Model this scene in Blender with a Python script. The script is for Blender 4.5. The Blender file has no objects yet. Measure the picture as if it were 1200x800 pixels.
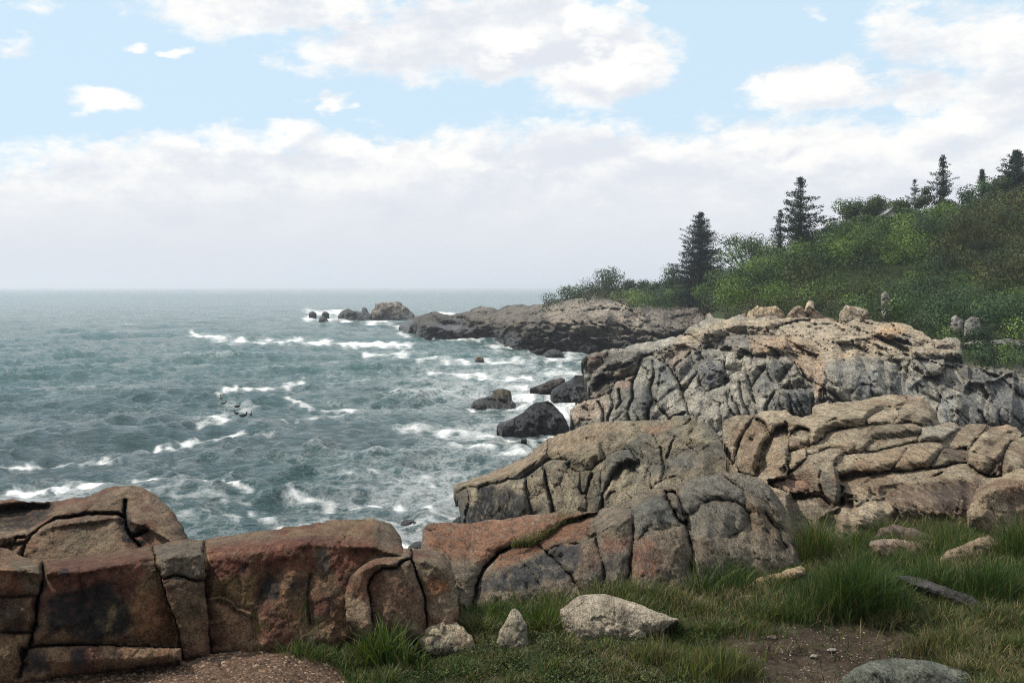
import bpy, math, random
import numpy as np
from math import radians, pi, sin, cos
from collections import deque

sc = bpy.context.scene
COL = sc.collection
rng = np.random.default_rng(7)
random.seed(7)

# ------------------------------------------------------------------ camera
F = 1040.0          # focal length in photo pixels (1200 wide)
HX, HY = 600.0, 336.0
EYE = 9.0           # metres above the sea
cam = bpy.data.cameras.new("camera")
co = bpy.data.objects.new("camera", cam)
COL.objects.link(co)
co.location = (0, 0, EYE)
co.rotation_euler = (pi / 2, 0, 0)
cam.sensor_width = 36
cam.lens = 36 * F / 1200
cam.shift_y = -(400 - HY) / 1200
cam.clip_start = 0.1
cam.clip_end = 60000
sc.camera = co
sc.view_settings.view_transform = 'Standard'
sc.view_settings.look = 'None'
sc.view_settings.exposure = 0.0
sc.view_settings.gamma = 1.0
sc.cycles.filter_width = 1.05
sc.cycles.use_denoising = True
sc.cycles.denoiser = 'OPENIMAGEDENOISE'
sc.cycles.denoising_prefilter = 'NONE'
sc.cycles.denoising_input_passes = 'RGB_ALBEDO_NORMAL'
sc.cycles.sample_clamp_direct = 1.5
sc.cycles.sample_clamp_indirect = 1.5
sc.cycles.max_bounces = 6
sc.cycles.transparent_max_bounces = 8

# ------------------------------------------------------------------ sun and sky
SUN_EL, SUN_AZ = radians(50), radians(-72)      # azimuth from +Y, negative = left
sd = bpy.data.lights.new("sun", 'SUN')
sd.energy = 5.0
sd.angle = radians(0.9)
sd.color = (1.0, 0.94, 0.84)
so = bpy.data.objects.new("sun", sd)
COL.objects.link(so)
so.rotation_euler = (pi / 2 - SUN_EL, 0, -SUN_AZ + pi)
so.location = (-60, 20, 80)


class NT:
    """small helper to write node trees"""
    def __init__(self, tree):
        self.t = tree
        tree.nodes.clear()

    def n(self, kind, **kw):
        nd = self.t.nodes.new(kind)
        ins = kw.pop('i', {})
        for k, v in kw.items():
            setattr(nd, k, v)
        for k, v in ins.items():
            self.set(nd.inputs[k], v)
        return nd

    def set(self, sock, v):
        if isinstance(v, bpy.types.NodeSocket):
            self.t.links.new(v, sock)
        elif isinstance(v, bpy.types.Node):
            self.t.links.new(v.outputs[0], sock)
        else:
            sock.default_value = v

    def m(self, op, a, b=0.0, c=0.0, clamp=False):
        nd = self.n('ShaderNodeMath', operation=op, use_clamp=clamp)
        self.set(nd.inputs[0], a)
        self.set(nd.inputs[1], b)
        self.set(nd.inputs[2], c)
        return nd.outputs[0]

    def vm(self, op, a, b=(0, 0, 0)):
        nd = self.n('ShaderNodeVectorMath', operation=op)
        self.set(nd.inputs[0], a)
        self.set(nd.inputs[1], b)
        return nd.outputs[0]

    def noise(self, vec, scale, detail=4, rough=0.55, lac=2.0, dist=0.0):
        nd = self.n('ShaderNodeTexNoise')
        self.set(nd.inputs['Vector'], vec)
        nd.inputs['Scale'].default_value = scale
        nd.inputs['Detail'].default_value = detail
        nd.inputs['Roughness'].default_value = rough
        nd.inputs['Lacunarity'].default_value = lac
        nd.inputs['Distortion'].default_value = dist
        return nd.outputs[0]

    def mr(self, v, a, b, c=0.0, d=1.0, smooth=True):
        nd = self.n('ShaderNodeMapRange', interpolation_type='SMOOTHSTEP' if smooth else 'LINEAR')
        self.set(nd.inputs[0], v)
        for k, x in zip((1, 2, 3, 4), (a, b, c, d)):
            self.set(nd.inputs[k], x)
        return nd.outputs[0]

    def mix(self, f, a, b, blend='MIX'):
        nd = self.n('ShaderNodeMix', data_type='RGBA', blend_type=blend)
        self.set(nd.inputs[0], f)
        for s, v in ((nd.inputs[6], a), (nd.inputs[7], b)):
            self.set(s, (*v, 1) if isinstance(v, tuple) and len(v) == 3 else v)
        return nd.outputs[2]


w = bpy.data.worlds.new("World")
sc.world = w
w.use_nodes = True
T = NT(w.node_tree)
tc = T.n('ShaderNodeTexCoord')
sep = T.n('ShaderNodeSeparateXYZ')
T.set(sep.inputs[0], tc.outputs['Generated'])
X, Y, Zz = sep.outputs
az = T.m('ARCTAN2', X, Y)
el = T.m('ARCSINE', Zz)
u = T.m('TANGENT', T.m('MAXIMUM', T.m('MINIMUM', az, 1.3), -1.3))   # = (px-600)/F ahead
v = T.m('TANGENT', T.m('MINIMUM', el, 1.4))
v = T.m('DIVIDE', v, T.m('MAXIMUM', T.m('COSINE', T.m('MAXIMUM', T.m('MINIMUM', az, 1.3), -1.3)), 0.2))
sky = T.n('ShaderNodeTexSky', sky_type='NISHITA', sun_disc=False, sun_elevation=SUN_EL,
          sun_rotation=SUN_AZ, air_density=1.0, dust_density=0.6, ozone_density=1.6)
nv = T.vm('MULTIPLY', tc.outputs['Generated'], (1.0, 1.0, 1.9))
nE = T.noise(nv, 42.0, 6, 0.62)
nA = T.noise(nv, 4.2, 6, 0.52)
nB = T.noise(nv, 12.0, 8, 0.60)
up = T.vm('ADD', nv, (-0.012, 0.0, 0.035))
nC = T.noise(up, 12.0, 8, 0.60)
upA = T.vm('ADD', nv, (-0.02, 0.0, 0.05))
nD = T.noise(upA, 4.2, 6, 0.52)
# cloud masses: (px, py, rx, ry, strength) given as directions
BL = [(300, 240, 420, 95, 1.3), (640, 250, 460, 110, 1.3), (100, 260, 420, 75, 1.2), (1000, 230, 400, 110, 1.0), (-250, 200, 330, 90, 0.9),
      (118, 116, 56, 20, 0.95), (385, 118, 42, 13, 0.85), (160, 54, 22, 8, .62), (206, 60, 16, 7, .6),
      (330, 6, 190, 44, 0.85), (520, 50, 210, 62, 1.0), (700, 70, 110, 60, 1.0), (620, 20, 130, 50, .8),
      (960, 100, 105, 36, 1.05), (1060, 112, 90, 34, .9), (1130, 40, 130, 70, .75), (1240, 120, 180, 90, .9), (1440, 60, 160, 160, .9),
      (10, 60, 50, 26, .8), (-120, 60, 130, 40, .6), (50, 2, 60, 14, .6), (745, 16, 26, 13, .6), (945, 18, 20, 9, .5),
      (300, 160, 90, 26, .5), (500, 165, 90, 26, .5), (420, 166, 60, 22, .4), (200, 168, 90, 22, .5), (610, 170, 80, 24, .4)]
wn = T.n('ShaderNodeTexNoise')
T.set(wn.inputs['Vector'], nv)
wn.inputs['Scale'].default_value = 18.0
wn.inputs['Detail'].default_value = 4
wsep = T.n('ShaderNodeSeparateXYZ')
T.set(wsep.inputs[0], wn.outputs['Color'])
u = T.m('ADD', u, T.m('MULTIPLY', T.m('SUBTRACT', wsep.outputs[0], .5), .085))
v0 = v
v = T.m('ADD', v, T.m('MULTIPLY', T.m('SUBTRACT', wsep.outputs[1], .5), .055))
dens = None
for (bx, by, rx, ry, st) in BL:
    du = T.m('DIVIDE', T.m('SUBTRACT', u, (bx - HX) / F), rx / F)
    dv = T.m('DIVIDE', T.m('SUBTRACT', v, (HY - by) / F), ry / F)
    r2 = T.m('ADD', T.m('MULTIPLY', du, du), T.m('MULTIPLY', dv, dv))
    g = T.m('MULTIPLY', T.m('MAXIMUM', T.m('SUBTRACT', 1.35, r2), 0.0), st)
    dens = g if dens is None else T.m('MAXIMUM', dens, g)
above = T.mr(v, 0.33, 0.5, 0.0, 0.62)             # the sky above the frame goes on half clouded
dens = T.m('MAXIMUM', dens, above)
side = T.mr(T.m('ABSOLUTE', u), 0.75, 1.3, 0.0, 0.7)
dens = T.m('MAXIMUM', dens, side)
dn = T.m('ADD', dens, T.m('ADD', T.m('MULTIPLY', T.m('SUBTRACT', nA, 0.5), 1.9), T.m('ADD', T.m('MULTIPLY', T.m('SUBTRACT', nB, 0.5), 1.5), T.m('MULTIPLY', T.m('SUBTRACT', nE, 0.5), 1.1))))
alpha = T.mr(dn, 0.30, 0.98)
# lit upper-left edges, grey undersides
lit = T.m('ADD', T.m('MULTIPLY', T.m('SUBTRACT', nB, nC), 3.0), T.m('MULTIPLY', T.m('SUBTRACT', nA, nD), 3.0))
edge = T.mr(dn, 0.5, 1.35, 0.45, 0.0)
lit = T.m('ADD', lit, T.m('SUBTRACT', edge, 0.12))
lit = T.m('MULTIPLY', lit, T.mr(v, 0.04, 0.17, 0.12, 1.0))
hl = None
for (bx, by, rx, ry, st) in [(230, 156, 70, 18, .8), (322, 152, 42, 24, 1), (410, 172, 50, 14, .6), (446, 160, 34, 20, .9), (502, 160, 32, 22, 1), (545, 192, 44, 14, .8), (600, 58, 36, 22, 1),
                             (684, 30, 34, 22, 1), (722, 72, 56, 26, 1), (655, 78, 30, 20, .6), (880, 78, 40, 26, .8), (955, 96, 100, 20, 1), (872, 166, 60, 12, .8), (942, 186, 44, 10, .8),
                             (632, 200, 34, 12, .8), (118, 110, 50, 16, 1), (385, 116, 40, 12, .9), (165, 54, 20, 8, .8), (206, 60, 16, 7, .7), (40, 192, 40, 12, .7), (10, 45, 26, 16, .8), (1150, 148, 30, 12, .7),
                             (60, 215, 90, 16, .4), (760, 175, 40, 16, .4), (420, 0, 110, 20, .8)]:
    du = T.m('DIVIDE', T.m('SUBTRACT', u, (bx - HX) / F), rx / F)
    dv = T.m('DIVIDE', T.m('SUBTRACT', v, (HY - by) / F), ry / F)
    r2 = T.m('ADD', T.m('MULTIPLY', du, du), T.m('MULTIPLY', dv, dv))
    g = T.m('MULTIPLY', T.m('MAXIMUM', T.m('SUBTRACT', 1.3, r2), 0.0), st * .75)
    hl = g if hl is None else T.m('MAXIMUM', hl, g)
lit = T.m('ADD', lit, T.m('MULTIPLY', T.m('MULTIPLY', hl, T.mr(T.m('ADD', T.m('MULTIPLY', nB, .5), T.m('MULTIPLY', nE, .5)), .36, .60)), 1.1))
lit = T.mr(lit, -0.55, 0.75)
ccol = T.mix(lit, (0.755, 0.79, 0.855), (1.0, .995, 0.97))
base = T.mix(0.92, T.vm('MULTIPLY', sky.outputs[0], (0.1, 0.1, 0.1)), (0.63, 0.82, 0.97))
skyc = T.mix(alpha, base, ccol)
hz = T.mr(v0, -0.02, 0.16, 1.0, 0.0)
skyc = T.mix(T.m('MULTIPLY', hz, 0.95), skyc, (0.69, 0.73, 0.80))
skyc = T.mix(T.mr(v0, -0.01, -0.2), skyc, (0.25, 0.28, 0.30))
skyc = T.vm('MULTIPLY', skyc, (10.4, 10.4, 10.4))
bg = T.n('ShaderNodeBackground', i={'Strength': 0.1})
T.set(bg.inputs[0], skyc)
out = T.n('ShaderNodeOutputWorld')
T.set(out.inputs[0], bg)
w.cycles.sampling_method = 'MANUAL'
w.cycles.sample_map_resolution = 512


# ------------------------------------------------------------------ numpy noise
_perm = rng.permutation(4096)
_grad = rng.normal(size=(4096, 3))
_grad /= np.linalg.norm(_grad, axis=1)[:, None]
_rnd = rng.random((4096, 3))


def _hash(ix, iy, iz, seed=0):
    h = (ix * 73856093) ^ (iy * 19349663) ^ (iz * 83492791) ^ (seed * 2654435)
    return _perm[(h ^ (h >> 13)) & 4095]


def perlin(P, seed=0):
    P = np.asarray(P, float)
    i = np.floor(P).astype(np.int64)
    f = P - i
    s = f * f * f * (f * (f * 6 - 15) + 10)
    r = np.zeros(len(P))
    for dx in (0, 1):
        wx = s[:, 0] if dx else 1 - s[:, 0]
        for dy in (0, 1):
            wy = s[:, 1] if dy else 1 - s[:, 1]
            for dz in (0, 1):
                wz = s[:, 2] if dz else 1 - s[:, 2]
                g = _grad[_hash(i[:, 0] + dx, i[:, 1] + dy, i[:, 2] + dz, seed)]
                d = g[:, 0] * (f[:, 0] - dx) + g[:, 1] * (f[:, 1] - dy) + g[:, 2] * (f[:, 2] - dz)
                r += wx * wy * wz * d
    return r * 1.6


def fbm(P, octaves=4, seed=0, gain=0.5):
    a, r, P = 1.0, 0, np.asarray(P, float)
    for k in range(octaves):
        r = r + a * perlin(P, seed + k * 17)
        a *= gain
        P = P * 2.03 + 5.3
    return r


def facets(P, seed=0):
    """nearest random cell centre; returns a tilted plane per cell, the cell's own level and its id"""
    i = np.floor(P).astype(np.int64)
    best = np.full(len(P), 1e9)
    sec = np.full(len(P), 1e9)
    val = np.zeros(len(P))
    hh = np.zeros(len(P), int)
    for dx in (-1, 0, 1):
        for dy in (-1, 0, 1):
            for dz in (-1, 0, 1):
                h = _hash(i[:, 0] + dx, i[:, 1] + dy, i[:, 2] + dz, seed)
                c = i + (dx, dy, dz) + _rnd[h]
                q = P - c
                d2 = (q * q).sum(1)
                nearer = d2 < best
                sec = np.where(nearer, best, np.minimum(sec, d2))
                best = np.where(nearer, d2, best)
                pl = (q * _grad[h]).sum(1)
                val = np.where(nearer, pl, val)
                hh = np.where(nearer, h, hh)
    return val, _rnd[hh, 0] - 0.5, np.sqrt(sec) - np.sqrt(best), hh


# ------------------------------------------------------------------ object helpers
def tag(o, label=None, cat=None, group=None, kind=None):
    for k, x in (('label', label), ('category', cat), ('group', group), ('kind', kind)):
        if x:
            o[k] = x
    return o


def mesh_np(name, V, faces, mat=None, parent=None, smooth=True, attrs=None):
    """faces: list of int arrays (n,3) / (n,4)"""
    me = bpy.data.meshes.new(name)
    V = np.asarray(V, np.float32)
    me.vertices.add(len(V))
    me.vertices.foreach_set('co', V.ravel())
    faces = [np.asarray(f, np.int32) for f in faces if len(f)]
    loops = np.concatenate([f.ravel() for f in faces])
    tot = np.concatenate([np.full(len(f), f.shape[1], np.int32) for f in faces])
    st = np.concatenate([[0], np.cumsum(tot)[:-1]]).astype(np.int32)
    me.loops.add(len(loops))
    me.loops.foreach_set('vertex_index', loops)
    me.polygons.add(len(tot))
    me.polygons.foreach_set('loop_start', st)
    me.polygons.foreach_set('use_smooth', np.full(len(tot), smooth))
    me.update(calc_edges=True)
    for k, (ty, dat) in (attrs or {}).items():
        if ty == 'C':
            a = me.color_attributes.new(k, 'FLOAT_COLOR', 'POINT')
            d = np.ones((len(V), 4), np.float32)
            d[:, :3] = dat
            a.data.foreach_set('color', d.ravel())
        elif ty == 'V':
            a = me.attributes.new(k, 'FLOAT_VECTOR', 'POINT')
            a.data.foreach_set('vector', np.asarray(dat, np.float32).ravel())
        else:
            a = me.attributes.new(k, 'FLOAT', 'POINT')
            a.data.foreach_set('value', np.asarray(dat, np.float32).ravel())
    if mat:
        me.materials.append(mat)
    o = bpy.data.objects.new(name, me)
    COL.objects.link(o)
    if parent is not None:
        o.parent = parent
        o.matrix_parent_inverse = parent.matrix_world.inverted()
    return o


def empty(name, loc, label, cat, group=None):
    o = bpy.data.objects.new(name, None)
    COL.objects.link(o)
    o.location = loc
    o.empty_display_size = 0.3
    o.matrix_world.translation = loc
    return tag(o, label, cat, group)


def unproj(px, py, d):
    px, py, d = np.broadcast_arrays(np.asarray(px, float), py, d)
    return np.stack([(px - HX) / F * d, d, EYE - (py - HY) / F * d], -1)


def Zm(x0, y0, s, pts):
    return [(x0 + p[0] / s, y0 + p[1] / s) for p in pts]


# ------------------------------------------------------------------ materials
def rock_material():
    m = bpy.data.materials.new("granite")
    m.use_nodes = True
    T = NT(m.node_tree)
    at = T.n('ShaderNodeAttribute', attribute_name='tint')
    co_ = T.n('ShaderNodeAttribute', attribute_name='grain').outputs['Vector']
    wet = T.n('ShaderNodeAttribute', attribute_name='wet').outputs['Fac']
    n1 = T.noise(co_, 0.10, 6, 0.65)
    n2 = T.noise(co_, 0.55, 5, 0.7)
    n3 = T.noise(T.vm('MULTIPLY', co_, (1, 1, 0.25)), 0.22, 5, 0.65, 2.0, 0.6)
    vor = T.n('ShaderNodeTexVoronoi', feature='F1')
    T.set(vor.inputs['Vector'], co_)
    vor.inputs['Scale'].default_value = 0.7
    k = T.m('ADD', T.mr(n1, .3, .7, .62, 1.30), T.mr(n2, .3, .7, -.50, .50))
    k = T.m('ADD', k, T.mr(vor.outputs['Color'], 0, 1, -.22, .22, False))
    k = T.m('MULTIPLY', k, T.mr(n3, .30, .52, .68, 1.0))
    colr = T.mix(1.0, at.outputs['Color'], T.n('ShaderNodeCombineXYZ', i={0: k, 1: k, 2: k}).outputs[0], 'MULTIPLY')
    # pale and rusty lichen flecks, dark flecks
    fl = T.mr(T.noise(co_, .33, 6, .72), .60, .72)
    colr = T.mix(T.m('MULTIPLY', fl, .45), colr, T.vm('ADD', T.vm('MULTIPLY', at.outputs['Color'], (1.5, 1.5, 1.45)), (.02, .019, .015)))
    fd = T.mr(T.noise(T.vm('ADD', co_, (31, 7, 11)), .4, 6, .75), .60, .70)
    colr = T.mix(T.m('MULTIPLY', fd, .55), colr, (0.025, 0.024, 0.024))
    b1 = T.noise(co_, 0.28, 8, 0.68)
    b2 = T.noise(co_, 0.09, 7, 0.62, 2.0, .3)
    hgt = T.m('ADD', T.m('MULTIPLY', b1, 1.5), T.m('MULTIPLY', b2, 1.6))
    sc_ = T.n('ShaderNodeAttribute', attribute_name='mpp').outputs['Fac']
    bp = T.n('ShaderNodeBump', i={'Strength': 0.85})
    T.set(bp.inputs['Distance'], T.m('MULTIPLY', sc_, 6.5))
    T.set(bp.inputs['Height'], hgt)
    p = T.n('ShaderNodeBsdfPrincipled')
    T.set(p.inputs['Base Color'], colr)
    T.set(p.inputs['Roughness'], T.mr(wet, 0, 1, .88, .38))
    T.set(p.inputs['Specular IOR Level'], T.mr(wet, 0, 1, .22, .5))
    T.set(p.inputs['Normal'], bp)
    o = T.n('ShaderNodeOutputMaterial')
    T.set(o.inputs[0], p)
    return m


def leaf_material(name, trans=0.25, rough=0.65):
    m = bpy.data.materials.new(name)
    m.use_nodes = True
    T = NT(m.node_tree)
    at = T.n('ShaderNodeAttribute', attribute_name='tint').outputs['Color']
    d = T.n('ShaderNodeBsdfPrincipled', i={'Roughness': rough, 'Specular IOR Level': .18})
    T.set(d.inputs['Base Color'], at)
    tr = T.n('ShaderNodeBsdfTranslucent')
    T.set(tr.inputs[0], T.mix(1.0, at, (1.1, 1.25, .5), 'MULTIPLY'))
    mx = T.n('ShaderNodeMixShader', i={0: trans})
    T.set(mx.inputs[1], d)
    T.set(mx.inputs[2], tr)
    o = T.n('ShaderNodeOutputMaterial')
    T.set(o.inputs[0], mx)
    return m


def simple_material(name, c, rough=.8, bump=0.0, scale=8.0, var=.35):
    m = bpy.data.materials.new(name)
    m.use_nodes = True
    T = NT(m.node_tree)
    co_ = T.n('ShaderNodeTexCoord').outputs['Object']
    n = T.noise(co_, scale, 6, .65)
    k = T.mr(n, .3, .7, 1 - var, 1 + var)
    kk = T.n('ShaderNodeCombineXYZ', i={0: k, 1: k, 2: k}).outputs[0]
    p = T.n('ShaderNodeBsdfPrincipled', i={'Roughness': rough, 'Specular IOR Level': .25})
    T.set(p.inputs['Base Color'], T.mix(1.0, c, kk, 'MULTIPLY'))
    if bump:
        b = T.n('ShaderNodeBump', i={'Strength': .7, 'Distance': bump})
        T.set(b.inputs['Height'], n)
        T.set(p.inputs['Normal'], b)
    o = T.n('ShaderNodeOutputMaterial')
    T.set(o.inputs[0], p)
    return m


ROCK = rock_material()
LEAF = leaf_material("leaves", .15)
NEEDLE = leaf_material("needles", .08, .75)
GRASS = leaf_material("grass_blades", .30, .6)
BARK = simple_material("bark", (.075, .06, .05), .9, .02, 6)
PEBBLE = leaf_material("pebbles", 0.0, .85)

# ------------------------------------------------------------------ ground heights, as a fan of columns and distances
TD = np.array([1.0, 5, 7, 9, 11, 14, 20, 30, 42, 55, 70, 80, 100, 130, 160, 180, 210, 260, 400, 700])
TC = np.array([-900, -300, 0, 240, 430, 480, 560, 700, 800, 860, 1000, 1200, 1500, 2400])
TZ = np.array([
    [6.75, 6.6, 6.5, 6.3, 2.5, -1, -3, -4, -5, -6, -7, -8, -8, -8, -8, -8, -8, -8, -9, -9],
    [6.75, 6.6, 6.5, 6.3, 2.5, -1, -3, -4, -5, -6, -7, -8, -8, -8, -8, -8, -8, -8, -9, -9],
    [6.75, 6.6, 6.5, 6.3, 2.5, -1, -3, -4, -5, -6, -7, -8, -8, -8, -8, -8, -8, -8, -9, -9],
    [6.75, 6.6, 6.45, 5.9, 1.5, -1, -3, -4, -5, -6, -7, -8, -8, -8, -8, -8, -8, -8, -9, -9],
    [6.75, 6.6, 6.35, 4.8, 1.5, -1, -3, -4, -5, -6, -7, -8, -8, -8, -8, -8, -8, -8, -9, -9],
    [6.75, 6.62, 6.35, 4.5, 1.5, -1, -3, -4, -5, -5, -5, -5, -5, -5, -4, -2, -2, -5, -9, -9],
    [6.75, 6.65, 6.45, 5.2, 3.0, 1, -1, -3, -4, -4, -4, -4, -4, -4, -1, .5, .5, -3, -7, -9],
    [6.75, 6.68, 6.5, 6.0, 5.0, 3.8, 2.0, .3, -1.2, -1, -1.5, -3, -4, -2, 4, 7.4, 8.5, 6, 0, -5],
    [6.75, 6.68, 6.5, 6.1, 5.4, 4.4, 3.0, 1.2, 0.0, .6, 2.5, 3.0, 1.5, 3.0, 7.5, 9.6, 9.6, 9, 6, 2],
    [6.75, 6.68, 6.5, 6.15, 5.7, 5.0, 4.0, 2.0, 1.0, 2.0, 4.3, 6.0, 7.2, 9.2, 10, 11, 11, 11, 10, 8],
    [6.75, 6.65, 6.5, 6.3, 6.05, 5.5, 4.9, 1.5, .5, 2.2, 5.8, 8.0, 13.0, 16, 17, 17, 17, 17, 17, 15],
    [6.75, 6.6, 6.5, 6.35, 6.15, 5.8, 4.8, 1.0, .6, 3.8, 8.2, 11.6, 17.0, 20, 21, 22, 22, 22, 22, 20],
    [6.75, 6.6, 6.5, 6.45, 6.4, 6.3, 5.8, 1.5, 1.2, 5.0, 12.5, 16, 22, 25, 26, 26, 26, 26, 26, 25],
    [6.75, 6.6, 6.5, 6.45, 6.4, 6.3, 5.8, 2, 2.0, 7.0, 15, 19, 24, 27, 28, 28, 28, 28, 28, 27]])


def ground_z(px, d, rough=True):
    px = np.asarray(px, float)
    d = np.asarray(d, float)
    px, d = np.broadcast_arrays(px, d)
    shp = px.shape
    px = px.ravel()
    d = d.ravel()
    j = np.clip(np.searchsorted(TC, px) - 1, 0, len(TC) - 2)
    i = np.clip(np.searchsorted(TD, d) - 1, 0, len(TD) - 2)
    a = np.clip((px - TC[j]) / (TC[j + 1] - TC[j]), 0, 1)
    b = np.clip((d - TD[i]) / (TD[i + 1] - TD[i]), 0, 1)
    z = (TZ[j, i] * (1 - a) * (1 - b) + TZ[j + 1, i] * a * (1 - b) + TZ[j, i + 1] * (1 - a) * b + TZ[j + 1, i + 1] * a * b)
    if rough:
        xw = (px - HX) / F * d
        P = np.stack([xw, d, np.zeros_like(d)], -1)
        near = np.clip((16 - d) / 4, 0, 1)
        z = z + near * (0.07 * perlin(P * 0.9, 3) + 0.035 * perlin(P * 3.1, 4) + 0.012 * perlin(P * 9, 5))
        # worn earth bank at the lower right
        py = HY + F * (EYE - z) / d
        bank = np.exp(-(((px - 985) / 120) ** 4 + ((py - 790) / 34) ** 4))
        z = z - 0.10 * bank * near
        z = z + (1 - near) * 0.5 * perlin(P * 0.12, 8)
    return z.reshape(shp)


_dg = np.concatenate([np.arange(2.6, 14, .04)])


def ground_at(px, py):
    """point of the near ground seen at a photo pixel"""
    px = np.atleast_1d(np.asarray(px, float))
    py = np.atleast_1d(np.asarray(py, float))
    d = np.full(len(px), 6.0)
    for _ in range(14):
        z = ground_z(px, d)
        dn_ = (EYE - z) * F / np.maximum(py - HY, 1)
        d = np.clip(.5 * d + .5 * dn_, 2.2, 13.5)
    z = ground_z(px, d)
    return np.stack([(px - HX) / F * d, d, z], -1)


# the ground sheet
cols = np.concatenate([np.linspace(-900, -120, 14), np.arange(-100, 1300, 7.0), np.linspace(1310, 2400, 18)])
rows = np.concatenate([np.linspace(1.0, 4, 8), np.arange(4.1, 12, .045), np.geomspace(12.1, 700, 120)])
CX, RD = np.meshgrid(cols, rows)
GZ = ground_z(CX, RD)
GV = np.stack([(CX - HX) / F * RD, RD, GZ], -1).reshape(-1, 3)
nr, nc = CX.shape
idx = np.arange(nr * nc).reshape(nr, nc)
GF = np.stack([idx[:-1, :-1], idx[:-1, 1:], idx[1:, 1:], idx[1:, :-1]], -1).reshape(-1, 4)
gpy = HY + F * (EYE - GV[:, 2]) / GV[:, 1]
gpx = CX.ravel()


def gravel_mask(px, py):
    edge = np.interp(px, [-200, 0, 90, 150, 210, 260, 330, 395, 430], [745, 745, 740, 735, 735, 745, 762, 776, 830])
    return np.clip((py - edge) / 6, 0, 1) * (px < 432)


def soil_mask(px, py):
    P = np.stack([px / 40, py / 25, np.zeros_like(px)], -1)
    n = perlin(P, 77) * 14
    return np.clip(1.3 - (np.abs((px - 962 + n) / 122) ** 3 + np.abs((py - 774 + n * .6) / 42) ** 3), 0, 1)


near = GV[:, 1] < 13
gr = gravel_mask(gpx, gpy) * near
so_ = soil_mask(gpx, gpy) * near
turf = np.array([.026, .028, .012])
far_c = np.array([.028, .038, .015])
tint = np.where(near[:, None], turf, far_c)
tint = tint * (1 - gr[:, None]) + np.array([.080, .050, .033]) * gr[:, None]
tint = tint * (1 - so_[:, None]) + np.array([.050, .036, .026]) * so_[:, None]
rocky = (GV[:, 1] > 9) & (GV[:, 1] < 56) & (gpx < 1300) | (GV[:, 2] < 4)
tint = np.where((rocky & ~near)[:, None], np.array([.16, .14, .115]), tint)


def ground_material():
    m = bpy.data.materials.new("earth_and_turf")
    m.use_nodes = True
    T = NT(m.node_tree)
    at = T.n('ShaderNodeAttribute', attribute_name='tint').outputs['Color']
    co_ = T.n('ShaderNodeTexCoord').outputs['Object']
    n = T.noise(co_, 14, 8, .7)
    n2 = T.noise(co_, 2.0, 5, .6)
    k = T.m('MULTIPLY', T.mr(n, .3, .7, .5, 1.55), T.mr(n2, .3, .7, .75, 1.2))
    kk = T.n('ShaderNodeCombineXYZ', i={0: k, 1: k, 2: k}).outputs[0]
    p = T.n('ShaderNodeBsdfPrincipled', i={'Roughness': .95, 'Specular IOR Level': .1})
    T.set(p.inputs['Base Color'], T.mix(1.0, at, kk, 'MULTIPLY'))
    b = T.n('ShaderNodeBump', i={'Strength': .9, 'Distance': .03})
    T.set(b.inputs['Height'], n)
    T.set(p.inputs['Normal'], b)
    o = T.n('ShaderNodeOutputMaterial')
    T.set(o.inputs[0], p)
    return m


g = mesh_np('ground', GV, [GF], ground_material(), attrs={'tint': ('C', tint)})
tag(g, kind='structure')


# ------------------------------------------------------------------ rock builder
def frac(poly, seg=4.0, amp=.7, closed=False, seed=0):
    r = np.random.default_rng(abs(int(poly[0][0] * 31 + poly[0][1] * 17 + len(poly) + seed)))
    P = [np.array(p, float) for p in poly]
    if closed:
        P.append(P[0])
    out_ = [P[0]]
    for a, b in zip(P[:-1], P[1:]):
        L = np.linalg.norm(b - a)
        n = max(1, int(L / seg))
        nrm = np.array([-(b - a)[1], (b - a)[0]]) / max(L, 1e-6)
        off = 0
        for k in range(1, n):
            t = k / n
            off = .6 * off + r.normal() * amp
            out_.append(a + (b - a) * t + nrm * off * min(1, 4 * t * (1 - t) + .2))
        out_.append(b)
    A = np.array(out_)
    return A


def seg_dist(GX, GY, A, lim, near_pt=False):
    """distance from each grid point to the polyline A, exact within lim"""
    D = np.full(GX.shape, float(lim))
    NX = np.zeros_like(GX) if near_pt else None
    NY = np.zeros_like(GX) if near_pt else None
    x0, y0, h = GX[0, 0], GY[0, 0], GX[0, 1] - GX[0, 0]
    for a, b in zip(A[:-1], A[1:]):
        i0 = max(0, int((min(a[1], b[1]) - lim - y0) / h))
        i1 = min(GX.shape[0], int((max(a[1], b[1]) + lim - y0) / h) + 2)
        j0 = max(0, int((min(a[0], b[0]) - lim - x0) / h))
        j1 = min(GX.shape[1], int((max(a[0], b[0]) + lim - x0) / h) + 2)
        if i0 >= i1 or j0 >= j1:
            continue
        gx, gy = GX[i0:i1, j0:j1], GY[i0:i1, j0:j1]
        ab = b - a
        t = np.clip(((gx - a[0]) * ab[0] + (gy - a[1]) * ab[1]) / max(ab @ ab, 1e-9), 0, 1)
        qx, qy = a[0] + t * ab[0], a[1] + t * ab[1]
        dd = np.hypot(gx - qx, gy - qy)
        sub = D[i0:i1, j0:j1]
        m = dd < sub
        sub[m] = dd[m]
        if near_pt:
            NX[i0:i1, j0:j1][m] = qx[m]
            NY[i0:i1, j0:j1][m] = qy[m]
    return (D, NX, NY) if near_pt else D


def inside(GX, GY, A):
    ins = np.zeros(GX.shape, bool)
    for a, b in zip(A, np.roll(A, -1, 0)):
        if a[1] == b[1]:
            continue
        c = (a[1] > GY) != (b[1] > GY)
        xi = (b[0] - a[0]) * (GY - a[1]) / (b[1] - a[1]) + a[0]
        ins ^= c & (GX < xi)
    return ins


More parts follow.
